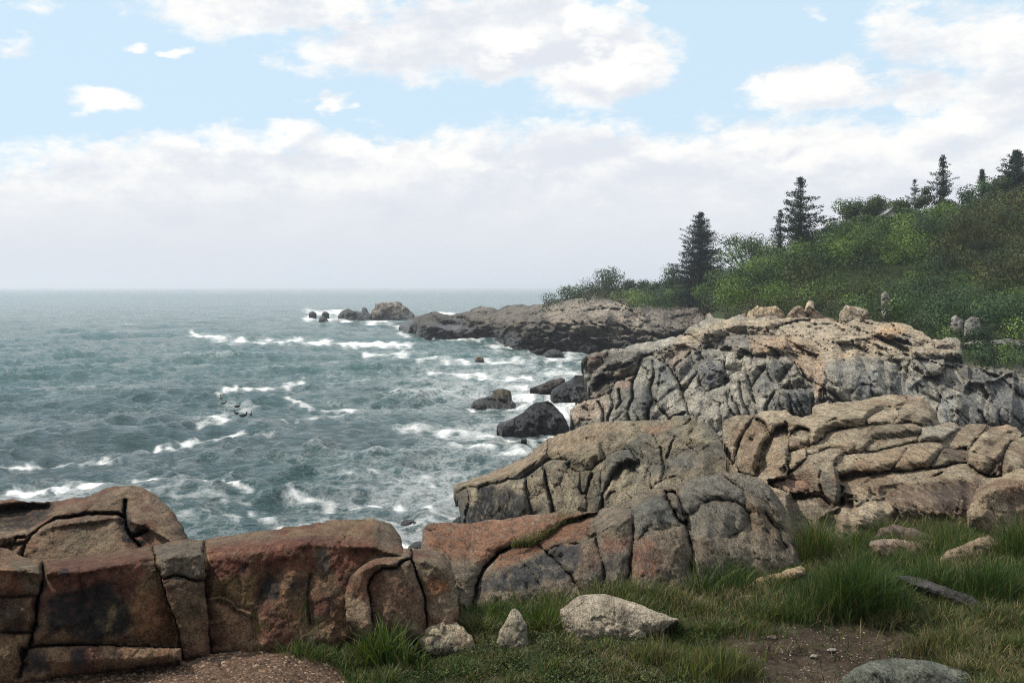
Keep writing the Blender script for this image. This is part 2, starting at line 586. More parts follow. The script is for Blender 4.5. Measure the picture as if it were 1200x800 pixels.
def blur(A, s):
    n = int(3 * s) + 1
    k = np.exp(-.5 * (np.arange(-n, n + 1) / s) ** 2)
    k /= k.sum()
    P = np.pad(A, n, mode='edge')
    P = np.apply_along_axis(lambda r: np.convolve(r, k, 'valid'), 1, P)
    return np.apply_along_axis(lambda c: np.convolve(c, k, 'valid'), 0, P)


def rows_depth(GX, GY, rows_):
    """1/d runs linearly between strata lines given bottom to top as (px, py, d)"""
    ys, inv = [], []
    for r in rows_:
        a = np.array(r, float)
        ys.append(np.interp(GX, a[:, 0], a[:, 1]))
        inv.append(np.interp(GX, a[:, 0], 1 / a[:, 2]))
    res = inv[0].copy()
    for k in range(len(rows_) - 1):
        yb, yt = ys[k], np.minimum(ys[k + 1], ys[k] - .5)
        t = np.clip((yb - GY) / (yb - yt), 0, 1)
        res = np.where(GY < yb, inv[k] * (1 - t) + inv[k + 1] * t, res)
    # carry on above the last line with its slope
    return res


def components(mask):
    lab = np.zeros(mask.shape, int)
    n = 0
    Hh, Ww = mask.shape
    for i0, j0 in np.argwhere(mask):
        if lab[i0, j0]:
            continue
        n += 1
        lab[i0, j0] = n
        dq = deque([(i0, j0)])
        while dq:
            i, j = dq.popleft()
            for a, b in ((i + 1, j), (i - 1, j), (i, j + 1), (i, j - 1)):
                if 0 <= a < Hh and 0 <= b < Ww and mask[a, b] and not lab[a, b]:
                    lab[a, b] = n
                    dq.append((a, b))
    return lab, n


def build_rock(name, label, cat, outline, rows_, cracks=(), pits=(), step=1.5, rnd=9, bulge=.8, round_edge=None,
               n1=4.0, n2=1.6, n3=.7, fac=0.0, fsize=14, fstretch=(1, 1, 1), frot=0.0, fac2=0.0, K=4,
               colour=None, patches=(), seed=0, tone=1.0, thick=1.0, group=None, amp=.7, part='rock_block', minblock=60,
               tide=None, veins=0.0, pillow=.62, tilt=.15, gmax=5.0, ghigh=1.9, cdark=.15, gpil=2.2, terrace=0.0, warp=2.2, fedge=.35, kmul=.42, rsoft=1.0, flo=.30, fhi=.62):
    A = frac(outline, 4, amp, True, seed)
    x0, y0 = A.min(0) - 3 * step
    x1, y1 = A.max(0) + 3 * step
    gx = np.arange(x0, x1, step)
    gy = np.arange(y0, y1, step)
    GX, GY = np.meshgrid(gx, gy)
    ins = inside(GX, GY, A)
    De, NX, NY = seg_dist(GX, GY, A, 26, True)
    inv = rows_depth(GX, GY, rows_)
    inv = blur(inv, 2.2 / step * 1.0)
    d0 = 1 / inv
    mean_d = float(np.mean(d0[ins])) if ins.any() else float(np.mean(d0))
    s = mean_d / F                                   # metres per photo pixel
    P0 = unproj(GX, GY, d0).reshape(-1, 3)
    Q = P0 / s * (1, .5, 1)
    off = np.zeros(GX.shape)
    offh = np.zeros(GX.shape)
    lim = max(rnd, 8) + 2
    Dc = np.full(GX.shape, float(lim))
    Dsplit = np.full(GX.shape, 99.0)
    Dc2 = np.full(GX.shape, 40.0)
    for c in cracks:
        pl, wd = c[0], c[1]
        kk = c[2] * kmul if len(c) > 2 else K * .7 * min(1.6, .35 + wd * .35)
        L = frac(pl, 3.5, .55, False, seed)
        dd = seg_dist(GX, GY, L, 40)
        Dc2 = np.minimum(Dc2, dd + (0 if wd >= 1.1 else 5))
        wvar = .30 + 1.15 * np.clip(.5 + 1.3 * perlin(np.stack([GX.ravel() / 14, GY.ravel() / 14, np.full(GX.size, wd * 3.3 + len(L))], -1), 5), 0, 1).reshape(GX.shape)
        kk = kk * wvar
        offh += kk * np.exp(-(dd / (wd * .55 * wvar)) ** 2)
        # the shoulders on both sides round into the joint according to its width
        Dc = np.minimum(Dc, dd + (0 if wd >= 1.4 else 3.0))
        Dsplit = np.minimum(Dsplit, dd)
    re_ = round_edge if round_edge else rnd
    rsm = min(rnd, 5) * rsoft
    q = np.clip(np.minimum(Dc / rsm, 1), 0, 1)
    off += .6 * bulge * rsm * (1 - np.sqrt(np.clip(1 - (1 - q) ** 2, 0, 1)))
    q = np.clip(np.minimum(np.where(ins, De, 0) / re_, 1), 0, 1)
    off += re_ * 1.0 * (1 - np.sqrt(np.clip(1 - (1 - q) ** 2, 0, 1)))
    for (pp, dep) in pits:
        pi_ = inside(GX, GY, np.array(pp, float)).astype(float)
        off += blur(pi_, 1.6) * dep
    off += (n1 * fbm(Q / 46, 2, seed + 1)).reshape(GX.shape)
    offh += (n2 * fbm(Q / 13, 3, seed + 2) + n3 * fbm(Q / 4.2, 2, seed + 3)).reshape(GX.shape)
    fid = None
    if fac or fac2:
        cr, sr = cos(frot), sin(frot)
        R = Q.copy()
        R[:, 0] = Q[:, 0] * cr - Q[:, 2] * sr
        R[:, 2] = Q[:, 0] * sr + Q[:, 2] * cr
        R = R + warp * np.stack([perlin(Q / 17, 51), perlin(Q / 17, 52), perlin(Q / 17, 53)], -1)
        R = R / fsize / np.array(fstretch)
        R[:, 1] *= .35
        a, b, e, fid = facets(R, seed + 9)
        offh += (fac * (a * .8 + b * .9)).reshape(GX.shape)
        offh += (fac * fedge * np.exp(-(e / .06) ** 2)).reshape(GX.shape)
        a2, b2, e2, fid2 = facets(R * 2.7, seed + 19)
        offh += (fac2 * (a2 * .7 + b2 * .8 + .3 * np.exp(-(e2 / .09) ** 2))).reshape(GX.shape)
    if veins:
        offh += veins * np.abs(fbm((Q * (1, 1, .16)) / 6, 3, seed + 33)).reshape(GX.shape)
    # ---- blocks between the joints
    cen_in = inside(GX[:-1, :-1] + step / 2, GY[:-1, :-1] + step / 2, A)
    cm = cen_in & ((Dsplit[:-1, :-1] + Dsplit[1:, 1:]) / 2 > step * .95)
    lab, n = components(cm)
    cnt = np.bincount(lab.ravel(), minlength=n + 1)
    small = cnt < minblock
    small[0] = True
    lab = np.where(small[lab], 0, lab)
    if not (lab > 0).any():
        lab = cen_in.astype(int)
    for _ in range(400):
        todo = cen_in & (lab == 0)
        if not todo.any():
            break
        nb = np.zeros_like(lab)
        pad = np.pad(lab, 1)
        for sl in (pad[:-2, 1:-1], pad[2:, 1:-1], pad[1:-1, :-2], pad[1:-1, 2:]):
            nb = np.where(nb == 0, sl, nb)
        ch = todo & (nb > 0)
        if not ch.any():
            lab[todo] = lab.max()
            break
        lab[ch] = nb[ch]
    # ---- every block bulges on its own and sits a little proud, sunk or tilted
    Db = np.minimum(Dc2, np.where(ins, De, 0) + 2)
    rb = np.random.default_rng(seed * 7 + 1)
    dter = d0.copy()
    for k in np.unique(lab[cen_in]):
        if k <= 0:
            continue
        mb = np.zeros(GX.shape, bool)
        cells = cen_in & (lab == k)
        for a, b in ((0, 0), (0, 1), (1, 0), (1, 1)):
            mb[a:a + cells.shape[0], b:b + cells.shape[1]] |= cells
        ext_ = np.sqrt(cells.sum()) * step
        Rm = np.clip(np.percentile(Db[mb], 92), 3, 34)
        qq = np.clip(Db[mb] / Rm, 0, 1)
        off[mb] += pillow * Rm * (.45 * (1 - np.sqrt(np.clip(1 - (1 - qq) ** 2, 0, 1))) + .55 * (1 - qq) ** 2)
        if terrace and cells.sum() > 40:
            jj = np.where(cells.any(0))[0]
            tp = np.argmax(cells[:, jj], 0).astype(float)
            bt_ = (cells.shape[0] - 1 - np.argmax(cells[::-1, jj], 0)).astype(float) + 1
            if len(jj) > 9:
                kz = np.hanning(9)
                kz /= kz.sum()
                tp = np.convolve(np.pad(tp, 4, mode='edge'), kz, 'valid')
                bt_ = np.convolve(np.pad(bt_, 4, mode='edge'), kz, 'valid')
            j0, j1 = jj[0], jj[-1] + 2
            cj = np.clip(np.arange(j0, j1), jj[0], jj[-1]) - jj[0]
            cj = np.clip(np.searchsorted(jj, np.arange(j0, j1)), 0, len(jj) - 1)
            tpj, btj = tp[cj], bt_[cj]
            it = np.clip(np.round(tpj).astype(int), 0, GX.shape[0] - 1)
            ib = np.clip(np.round(btj).astype(int), 0, GX.shape[0] - 1)
            dT, dB = d0[it, np.arange(j0, j1)], d0[ib, np.arange(j0, j1)]
            ii = np.arange(GX.shape[0])[:, None]
            tt = np.clip((btj[None] - ii) / np.maximum(btj - tpj, 1)[None], 0, 1)
            f0 = rb.uniform(flo, fhi)
            fx = f0 + .16 * perlin(np.stack([np.arange(j0, j1) * step / 16, np.full(j1 - j0, k * 3.1 + seed), np.zeros(j1 - j0)], -1), 88)
            ft = np.clip(fx, .12, .8)[None]
            # a second small riser part of the way up the taller blocks
            g_ = np.clip((tt - ft) / (1 - ft), 0, 1)
            soft = .07
            g_ = np.where(tt < ft - soft, 0, np.where(tt > ft + soft, (tt - ft) / (1 - ft), (tt - ft + soft) ** 2 / (4 * soft * (1 - ft))))
            if (btj - tpj).mean() * step > 26:
                st_ = g_ * 2.0
                fr_ = st_ - np.floor(st_)
                g_ = .45 * g_ + .55 * (np.floor(st_) + np.clip((fr_ - .42) / .58, 0, 1)) / 2.0
            new_ = dB[None] + (dT - dB)[None] * np.clip(g_, 0, 1)
            sub = mb[:, j0:j1]
            cur = dter[:, j0:j1]
            cur[sub] = (d0[:, j0:j1] * (1 - terrace) + new_ * terrace)[sub]
        cx, cy = GX[mb].mean(), GY[mb].mean()
        tx, ty = rb.normal() * tilt, rb.normal() * tilt
        lev = rb.normal() * tilt * min(ext_, 60) * .22
        fade_ = np.clip(Db[mb] / 2.5, 0, 1)
        off[mb] += ((GX[mb] - cx) * tx + (GY[mb] - cy) * ty * .6 + lev) * fade_
    gyd, gxd = np.gradient(d0 / s, step)
    G = blur(np.clip(np.sqrt(1 + gyd ** 2 + gxd ** 2), 1, gmax), 2.0)
    dter = blur(dter, .8) if terrace else dter
    d = dter + (off - off[ins].mean() * .8) * s * np.minimum(G, gpil) + offh * s * np.minimum(G, ghigh)
    # ---- snap the rim to the outline
    use = np.zeros(GX.shape, int)
    for a, b in ((0, 0), (0, 1), (1, 0), (1, 1)):
        use[a:a + cen_in.shape[0], b:b + cen_in.shape[1]] += cen_in
    rim = (use > 0) & (use < 4)
    PX = np.where(rim, NX, GX)
    PY = np.where(rim, NY, GY)
    VV = unproj(PX, PY, d)
    # ---- colours
    flat = VV.reshape(-1, 3)
    PXY = np.stack([PX.ravel(), PY.ravel()], -1)
    if colour is None:
        colour = ((.20, .165, .125), (.30, .24, .175))
    c0, c1 = np.array(colour[0]), np.array(colour[1])
    t = np.clip(.5 + fbm(Q / 30, 4, seed + 40) * .9, 0, 1)[:, None]
    C = c0 * (1 - t) + c1 * t
    if len(colour) > 2:
        t = np.clip(fbm(Q / 38, 4, seed + 45) * 2.2 - .1, 0, 1)[:, None]
        C = C * (1 - t) + np.array(colour[2]) * t
    if fid is not None:
        C = C * (1 + .30 * (_rnd[fid, 1] - .5))[:, None]
    wob = np.stack([fbm(Q / 9, 3, seed + 60), fbm(Q / 9, 3, seed + 61)], -1) * 3.5
    wx = (PXY + wob).reshape(GX.shape + (2,))
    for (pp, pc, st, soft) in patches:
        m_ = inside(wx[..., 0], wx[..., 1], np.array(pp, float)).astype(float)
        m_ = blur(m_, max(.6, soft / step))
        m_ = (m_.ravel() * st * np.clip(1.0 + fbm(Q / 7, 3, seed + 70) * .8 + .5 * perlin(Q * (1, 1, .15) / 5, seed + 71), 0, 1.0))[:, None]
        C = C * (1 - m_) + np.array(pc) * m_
    wet = np.zeros(len(flat))
    if tide:
        z = flat[:, 2] + tide * .35 * fbm(Q / 12, 3, seed + 80)
        wet = np.clip(1 - (z - tide * .55) / (tide * .5), 0, 1)
        C = C * (1 - wet[:, None] * .93) + np.array([.016, .016, .017]) * wet[:, None] * .93
    # cracks are tinted darker than the rock beside them
    cr_ = np.exp(-(Dsplit / 1.0) ** 2).ravel()[:, None]
    C = C * (1 - cdark * cr_) + np.array([.03, .026, .02]) * cdark * cr_
    C = np.clip(C * tone, .004, .9)
    grain = Q + seed * 13.7
    bt = np.ones(GX.shape)
    for k in np.unique(lab[cen_in]):
        if k > 0:
            bt[:-1, :-1][cen_in & (lab == k)] = 1 + rb.normal() * .10
    C = C * bt.reshape(-1, 1)
    # ---- one mesh per block
    gid = np.arange(GX.size).reshape(GX.shape)
    quads = np.stack([gid[:-1, :-1], gid[1:, :-1], gid[1:, 1:], gid[:-1, 1:]], -1)
    ids = [k for k in np.unique(lab[cen_in]) if k > 0]
    root = None
    base = flat[gid[cen_in.nonzero()[0].max(), cen_in.nonzero()[1][np.argmax(cen_in.nonzero()[0])]]]
    single = len(ids) == 1
    if not single:
        root = empty(name, tuple(float(x) for x in base), label, cat, group)
    eye = np.array([0, 0, EYE])
    last = None
    for k in ids:
        qd = quads[cen_in & (lab == k)]
        uq, inv_ = np.unique(qd, return_inverse=True)
        qd = inv_.reshape(-1, 4)
        V = flat[uq]
        e = np.concatenate([qd[:, [0, 1]], qd[:, [1, 2]], qd[:, [2, 3]], qd[:, [3, 0]]])
        key = e[:, 0].astype(np.int64) * len(uq) + e[:, 1]
        rev = e[:, 1].astype(np.int64) * len(uq) + e[:, 0]
        bd = e[~np.isin(key, rev)]
        bv = np.unique(bd)
        mp = np.full(len(uq), -1)
        mp[bv] = np.arange(len(bv))
        size = np.ptp(PXY[uq], axis=0).min() * s
        Tk = min(max(size * .8, 12 * s), 60 * s) * thick
        B = V[bv]
        dist = B[:, 1:2]
        r1 = eye + (B - eye) * (1 + .45 * Tk / dist) + np.array([0, 0, -.08 * Tk])
        r2 = eye + (B - eye) * (1 + Tk / dist) + np.array([0, 0, -.45 * Tk])
        cc = r2.mean(0)[None] + np.array([[0, .25 * Tk, -.25 * Tk]])
        nV, nb = len(V), len(bv)
        VA = np.concatenate([V, r1, r2, cc])
        a, b = mp[bd[:, 0]], mp[bd[:, 1]]
        s1 = np.stack([bd[:, 1], bd[:, 0], nV + a, nV + b], -1)
        s2 = np.stack([nV + b, nV + a, nV + nb + a, nV + nb + b], -1)
        s3 = np.stack([nV + nb + b, nV + nb + a, np.full(len(a), nV + 2 * nb)], -1)
        ext = lambda M: np.concatenate([M[uq], M[uq][bv], M[uq][bv], M[uq][bv][:1]])
        at = {'tint': ('C', ext(C)), 'grain': ('V', np.concatenate([grain[uq], r1 / s * (1, .5, 1) + seed * 13.7, r2 / s * (1, .5, 1) + seed * 13.7, cc / s])),
              'wet': ('F', ext(wet)), 'mpp': ('F', np.full(len(VA), s))}
        o = mesh_np(name if single else part, VA, [qd, s1, s2, s3], ROCK, root, True, at)
        if single:
            tag(o, label, cat, group)
        last = o
    return root if root else last

# ================================================================== the sea
def sea_depth(py):
    return EYE * F / (py - HY)


pyr = np.concatenate([[336.28, 336.45, 336.7, 337.0, 337.4], np.arange(337.9, 660, .85), np.linspace(662, 1400, 26)])
pxc = np.concatenate([np.linspace(-2600, -80, 24), np.arange(-60, 1010, 2.0), np.linspace(1020, 3200, 22)])
SX, SY = np.meshgrid(pxc, pyr)
SD = sea_depth(SY)
WX = (SX - HX) / F * SD
WY = SD.copy()
Wf = np.stack([WX.ravel(), WY.ravel(), np.zeros(WX.size)], -1)
# short-crested wind sea running in from the left, plus a swell
h = np.zeros(len(Wf))
dxy = np.zeros((len(Wf), 2))
rw = np.random.default_rng(3)
dd = Wf[:, 1]
warp = np.stack([perlin(Wf * .05, 91), perlin(Wf * .05, 92)], -1)
for lam, amp, n, spread in ((26, .16, 4, .25), (11, .09, 6, .45), (5.0, .085, 9, .7), (2.6, .062, 12, .9), (1.4, .028, 14, 1.1)):
    fade = np.clip(lam * F / np.maximum(dd, 1) / 5 - .4, 0, 1) * np.clip(lam * EYE * F / dd ** 2 / 1.2, .12, 1)
    grp = np.clip(.8 + .8 * perlin(Wf / (lam * 2.2) + lam, 93), .3, 1.35)
    for k in range(n):
        th = radians(-68) + rw.normal() * spread
        L = lam * (0.7 + .6 * rw.random())
        kx, ky = cos(th) * 2 * pi / L, sin(th) * 2 * pi / L
        ph = kx * (Wf[:, 0] + warp[:, 0] * 3) + ky * (Wf[:, 1] + warp[:, 1] * 3) + rw.random() * 6.28
        a = amp / math.sqrt(n) * 1.7 * fade * grp
        h += a * np.sin(ph)
        dxy[:, 0] -= a * .6 * cos(th) * np.cos(ph) * -1
        dxy[:, 1] -= a * .6 * sin(th) * np.cos(ph) * -1
SV = Wf.copy()
SV[:, 0] += dxy[:, 0]
SV[:, 1] += dxy[:, 1]
SV[:, 2] += h
# foam: long breaker lines and the white water round the rocks, laid out on the sea surface
sx, sy = SX.ravel(), SY.ravel()
FL = [([(572, 509), (600, 513), (640, 516), (672, 513)], 2.6, 1.15), ([(546, 478), (575, 481), (606, 479)], 2.0, 1.0), ([(645, 474), (680, 476)], 3, 1.2),
      ([(636, 419), (665, 420)], 1.8, .95), ([(468, 393), (520, 397), (577, 398), (606, 408), (668, 412), (745, 411)], 1.9, .95), ([(372, 375), (470, 376)], 1.6, .95),
      ([(655, 430), (680, 440), (690, 455)], 4, 1.1), ([(555, 422), (572, 424)], 1.8, .9), ([(530, 618), (545, 626)], 5, .9),
      ([(225, 392), (250, 396), (270, 399), (340, 400.5), (400, 403), (480, 404)], 3.2, 1.25),
      ([(360, 364), (380, 366), (402, 367)], 3.5, 1.1), ([(362, 374), (400, 373)], 3, 1.0), ([(466, 384), (450, 380), (425, 377)], 3, .95),
      ([(400, 375), (470, 376)], 1.8, .8), ([(505, 368), (532, 369)], 1.6, .9),
      ([(255, 461), (280, 457), (310, 456.5), (335, 452), (357, 445)], 2.6, 1.2),
      ([(322, 460), (345, 470), (372, 480), (412, 481)], 2.6, .95), ([(272, 470), (295, 476), (262, 486)], 6, .62),
      ([(180, 519), (200, 519), (225, 515), (255, 513), (280, 508), (316, 510)], 3.0, 1.05),
      ([(200, 488), (232, 493), (265, 496)], 3, .75), ([(232, 500), (262, 497)], 2.6, .9), ([(335, 497), (376, 490), (400, 488)], 2, .8),
      ([(-40, 540), (0, 538), (50, 536), (105, 535), (132, 534)], 2.2, .95), ([(140, 526), (200, 524)], 2.5, .6),
      ([(15, 586), (60, 582), (90, 578), (128, 572)], 3.8, 1.2), ([(160, 570), (184, 571)], 2.4, .9),
      ([(232, 568), (262, 572), (297, 577)], 3.0, .9), ([(80, 562), (118, 558)], 2.2, .7),
      ([(430, 416), (482, 419), (535, 422), (584, 423), (640, 420)], 3.5, .85), ([(500, 437), (523, 438.7), (566, 441.8), (615, 446), (650, 448)], 4.2, 1.12),
      ([(560, 455), (627, 455)], 3, .9), ([(600, 475), (660, 470), (690, 455)], 11, .85), ([(560, 515), (640, 505), (680, 495)], 9, .75), ([(580, 425), (660, 415), (740, 412)], 6, .75), ([(590, 468), (646, 468), (680, 462)], 6.5, 1.12), ([(625, 483), (672, 482), (690, 478)], 6, 1.25),
      ([(470, 499), (523, 502), (560, 505), (584, 514), (627, 518), (660, 512)], 5, 1.0), ([(530, 520), (575, 527), (620, 530)], 6, .8),
      ([(650, 418), (690, 425), (720, 418)], 5, .9), ([(566, 406), (627, 403), (660, 410)], 2.8, .9), ([(480, 394), (560, 396)], 1.6, .75),
      ([(345, 579), (390, 586), (435, 588), (502, 592), (536, 601)], 6.5, .95), ([(300, 597), (340, 612), (390, 606)], 6, .7),
      ([(500, 560), (530, 572), (540, 560)], 7, .7), ([(430, 606), (480, 604), (535, 606)], 5, .8), ([(470, 560), (420, 548), (400, 556)], 4, .62),
      ([(466, 502), (525, 508)], 4, .7), ([(560, 540), (600, 545)], 5, .7), ([(210, 590), (260, 585), (300, 590)], 5, .55),
      ([(200, 608), (260, 600), (300, 606)], 5, .6), ([(640, 440), (690, 436), (700, 446)], 4, .8), ([(470, 636), (500, 640)], 8, 1.1)]
foam = .03 + .10 * perlin(Wf * .03, 71)
foam += .24 * np.clip((sx - 300) / 260, 0, 1) * np.clip((sy - 395) / 60, 0, 1)
foam += .16 * np.clip((sy - 520) / 60, 0, 1)
foam += .16 * np.clip((sx - 470) / 90, 0, 1) * np.clip((sy - 400) / 30, 0, 1) * np.clip((600 - sy) / 40, 0, 1)
wb = np.stack([6.0 * perlin(np.stack([sx / 24, sy / 9, sx * 0], -1), 73), 3.0 * perlin(np.stack([sx / 24, sy / 9, sx * 0], -1), 74) + 2.2 * perlin(np.stack([sx / 8, sy / 3, sx * 0], -1), 75)], -1)
brk = np.clip(.75 + .9 * perlin(np.stack([sx / 16, sy / 6, sx * 0 + 9], -1), 76), .25, 1.15)
for pl, wd, st in FL:
    A = np.array(pl, float)
    bx0, by0 = A.min(0) - 40
    bx1, by1 = A.max(0) + 40
    m = (sx > bx0) & (sx < bx1) & (sy > by0) & (sy < by1)
    ii = np.where(m)[0]
    qx, qy = sx[ii] + wb[ii, 0], sy[ii] + wb[ii, 1]
    best = np.full(len(ii), 1e9)
    for a, b in zip(A[:-1], A[1:]):
        ab = b - a
        t = np.clip(((qx - a[0]) * ab[0] + (qy - a[1]) * ab[1]) / (ab @ ab), 0, 1)
        ex = np.minimum(np.hypot(qx - a[0], (qy - a[1])), np.hypot(qx - b[0], qy - b[1]))
        best = np.minimum(best, np.hypot((qx - a[0] - t * ab[0]) * .55, qy - a[1] - t * ab[1]))
    foam[ii] = np.maximum(foam[ii], st * .92 * brk[ii] * np.exp(-(best / wd) ** 2 * .9))
foam += np.clip(h - .20, 0, .3) * .6
idx = np.arange(SX.size).reshape(SX.shape)
SF = np.stack([idx[:-1, :-1], idx[1:, :-1], idx[1:, 1:], idx[:-1, 1:]], -1).reshape(-1, 4)


def water_material():
    m = bpy.data.materials.new("sea_water")
    m.use_nodes = True
    T = NT(m.node_tree)
    fo = T.n('ShaderNodeAttribute', attribute_name='foam').outputs['Fac']
    ds = T.n('ShaderNodeAttribute', attribute_name='dist').outputs['Fac']
    co_ = T.n('ShaderNodeTexCoord').outputs['Object']
    rot = T.n('ShaderNodeMapping')
    T.set(rot.inputs[0], co_)
    rot.inputs['Rotation'].default_value = (0, 0, radians(22))
    rot.inputs['Scale'].default_value = (.55, 1.25, 1)
    n1 = T.noise(rot, 1.1, 6, .66, 2.0, .25)
    n2 = T.noise(rot, 3.2, 4, .6, 2.0, .2)
    far = T.mr(ds, 60, 600, 1.0, .6)
    hgt = T.m('ADD', T.m('MULTIPLY', n1, 1.0), T.m('MULTIPLY', n2, .28))
    bp = T.n('ShaderNodeBump', i={'Strength': 1.0, 'Distance': .75})
    T.set(bp.inputs['Height'], hgt)
    T.set(bp.inputs['Strength'], far)
    # lacy foam
    ny = T.vm('MULTIPLY', co_, (1.0, .8, 1.0))
    f1 = T.noise(ny, .6, 8, .74, 2.1, .35)
    f2 = T.noise(ny, 2.6, 6, .75, 2.0, .3)
    f3 = T.noise(ny, .16, 5, .6, 2.0, .6)
    ridge = T.m('SUBTRACT', 1.0, T.m('MULTIPLY', T.m('ABSOLUTE', T.m('SUBTRACT', f1, .5)), 5.0))
    r2 = T.m('SUBTRACT', 1.0, T.m('MULTIPLY', T.m('ABSOLUTE', T.m('SUBTRACT', f2, .5)), 4.0))
    pat = T.m('ADD', T.m('ADD', T.m('MULTIPLY', ridge, .42), T.m('MULTIPLY', r2, .22)), T.m('MULTIPLY', f3, .75))
    fm = T.mr(T.m('ADD', T.m('MULTIPLY', fo, 1.0), T.m('MULTIPLY', T.m('SUBTRACT', pat, .80), 1.45)), .20, 1.2)
    soft = T.mr(T.m('ADD', fo, T.m('SUBTRACT', f3, .5)), .25, 1.0, 0, .30)
    n3 = T.noise(co_, .05, 4, .5)
    deep = T.mix(T.mr(n3, .35, .65), (.032, .074, .076), (.046, .076, .082))
    deep = T.mix(T.mr(ds, 35, 110, 0.0, .6), deep, (.030, .105, .095))
    deep = T.mix(soft, deep, (.16, .22, .21))
    p = T.n('ShaderNodeBsdfPrincipled', i={'IOR': 1.33, 'Roughness': .12})
    T.set(p.inputs['Base Color'], deep)
    T.set(p.inputs['Roughness'], T.mr(ds, 40, 900, .10, .22))
    T.set(p.inputs['Normal'], bp)
    q = T.n('ShaderNodeBsdfPrincipled', i={'Base Color': (.80, .81, .80, 1), 'Roughness': .8, 'Specular IOR Level': .1})
    b2 = T.n('ShaderNodeBump', i={'Strength': .8, 'Distance': .25})
    T.set(b2.inputs['Height'], T.m('ADD', f2, fm))
    T.set(q.inputs['Normal'], b2)
    mx = T.n('ShaderNodeMixShader')
    T.set(mx.inputs[0], fm)
    T.set(mx.inputs[1], p)
    T.set(mx.inputs[2], q)
    o = T.n('ShaderNodeOutputMaterial')
    T.set(o.inputs[0], mx)
    return m


sea = mesh_np('sea', SV, [SF], water_material(), attrs={'foam': ('F', foam), 'dist': ('F', Wf[:, 1])})
tag(sea, kind='structure')

# ================================================================== rocks
TAN = (.34, .27, .185)
PALE = (.46, .38, .27)
GREY = (.17, .165, .15)
DGREY = (.060, .062, .064)
RED = (.165, .058, .034)
ORANGE = (.30, .125, .048)
BROWN = (.15, .095, .055)
BLACK = (.016, .016, .018)
OCHRE = (.20, .125, .045)
PINK = (.30, .20, .15)

z1 = lambda pts: Zm(0, 560, 3.333, pts)
z2 = lambda pts: Zm(220, 580, 4, pts)
z3 = lambda pts: Zm(400, 580, 5, pts)
z4 = lambda pts: Zm(560, 550, 5.333, pts)
z5 = lambda pts: Zm(730, 540, 5.4545, pts)
z6 = lambda pts: Zm(520, 480, 5.717, pts)
z7 = lambda pts: Zm(680, 470, 5.715, pts)
z8 = lambda pts: Zm(840, 450, 4.706, pts)
z9 = lambda pts: Zm(1000, 450, 4.444, pts)
zf = lambda pts: Zm(660, 400, 7.06, pts)
zg = lambda pts: Zm(800, 350, 5.715, pts)
zh = lambda pts: Zm(980, 350, 5.0, pts)
zi = lambda pts: Zm(540, 340, 5.4545, pts)
zj = lambda pts: Zm(350, 330, 6.667, pts)
zk = lambda pts: Zm(840, 600, 3.333, pts)
zl = lambda pts: Zm(460, 660, 3.158, pts)
zm_ = lambda pts: Zm(520, 400, 3.529, pts)

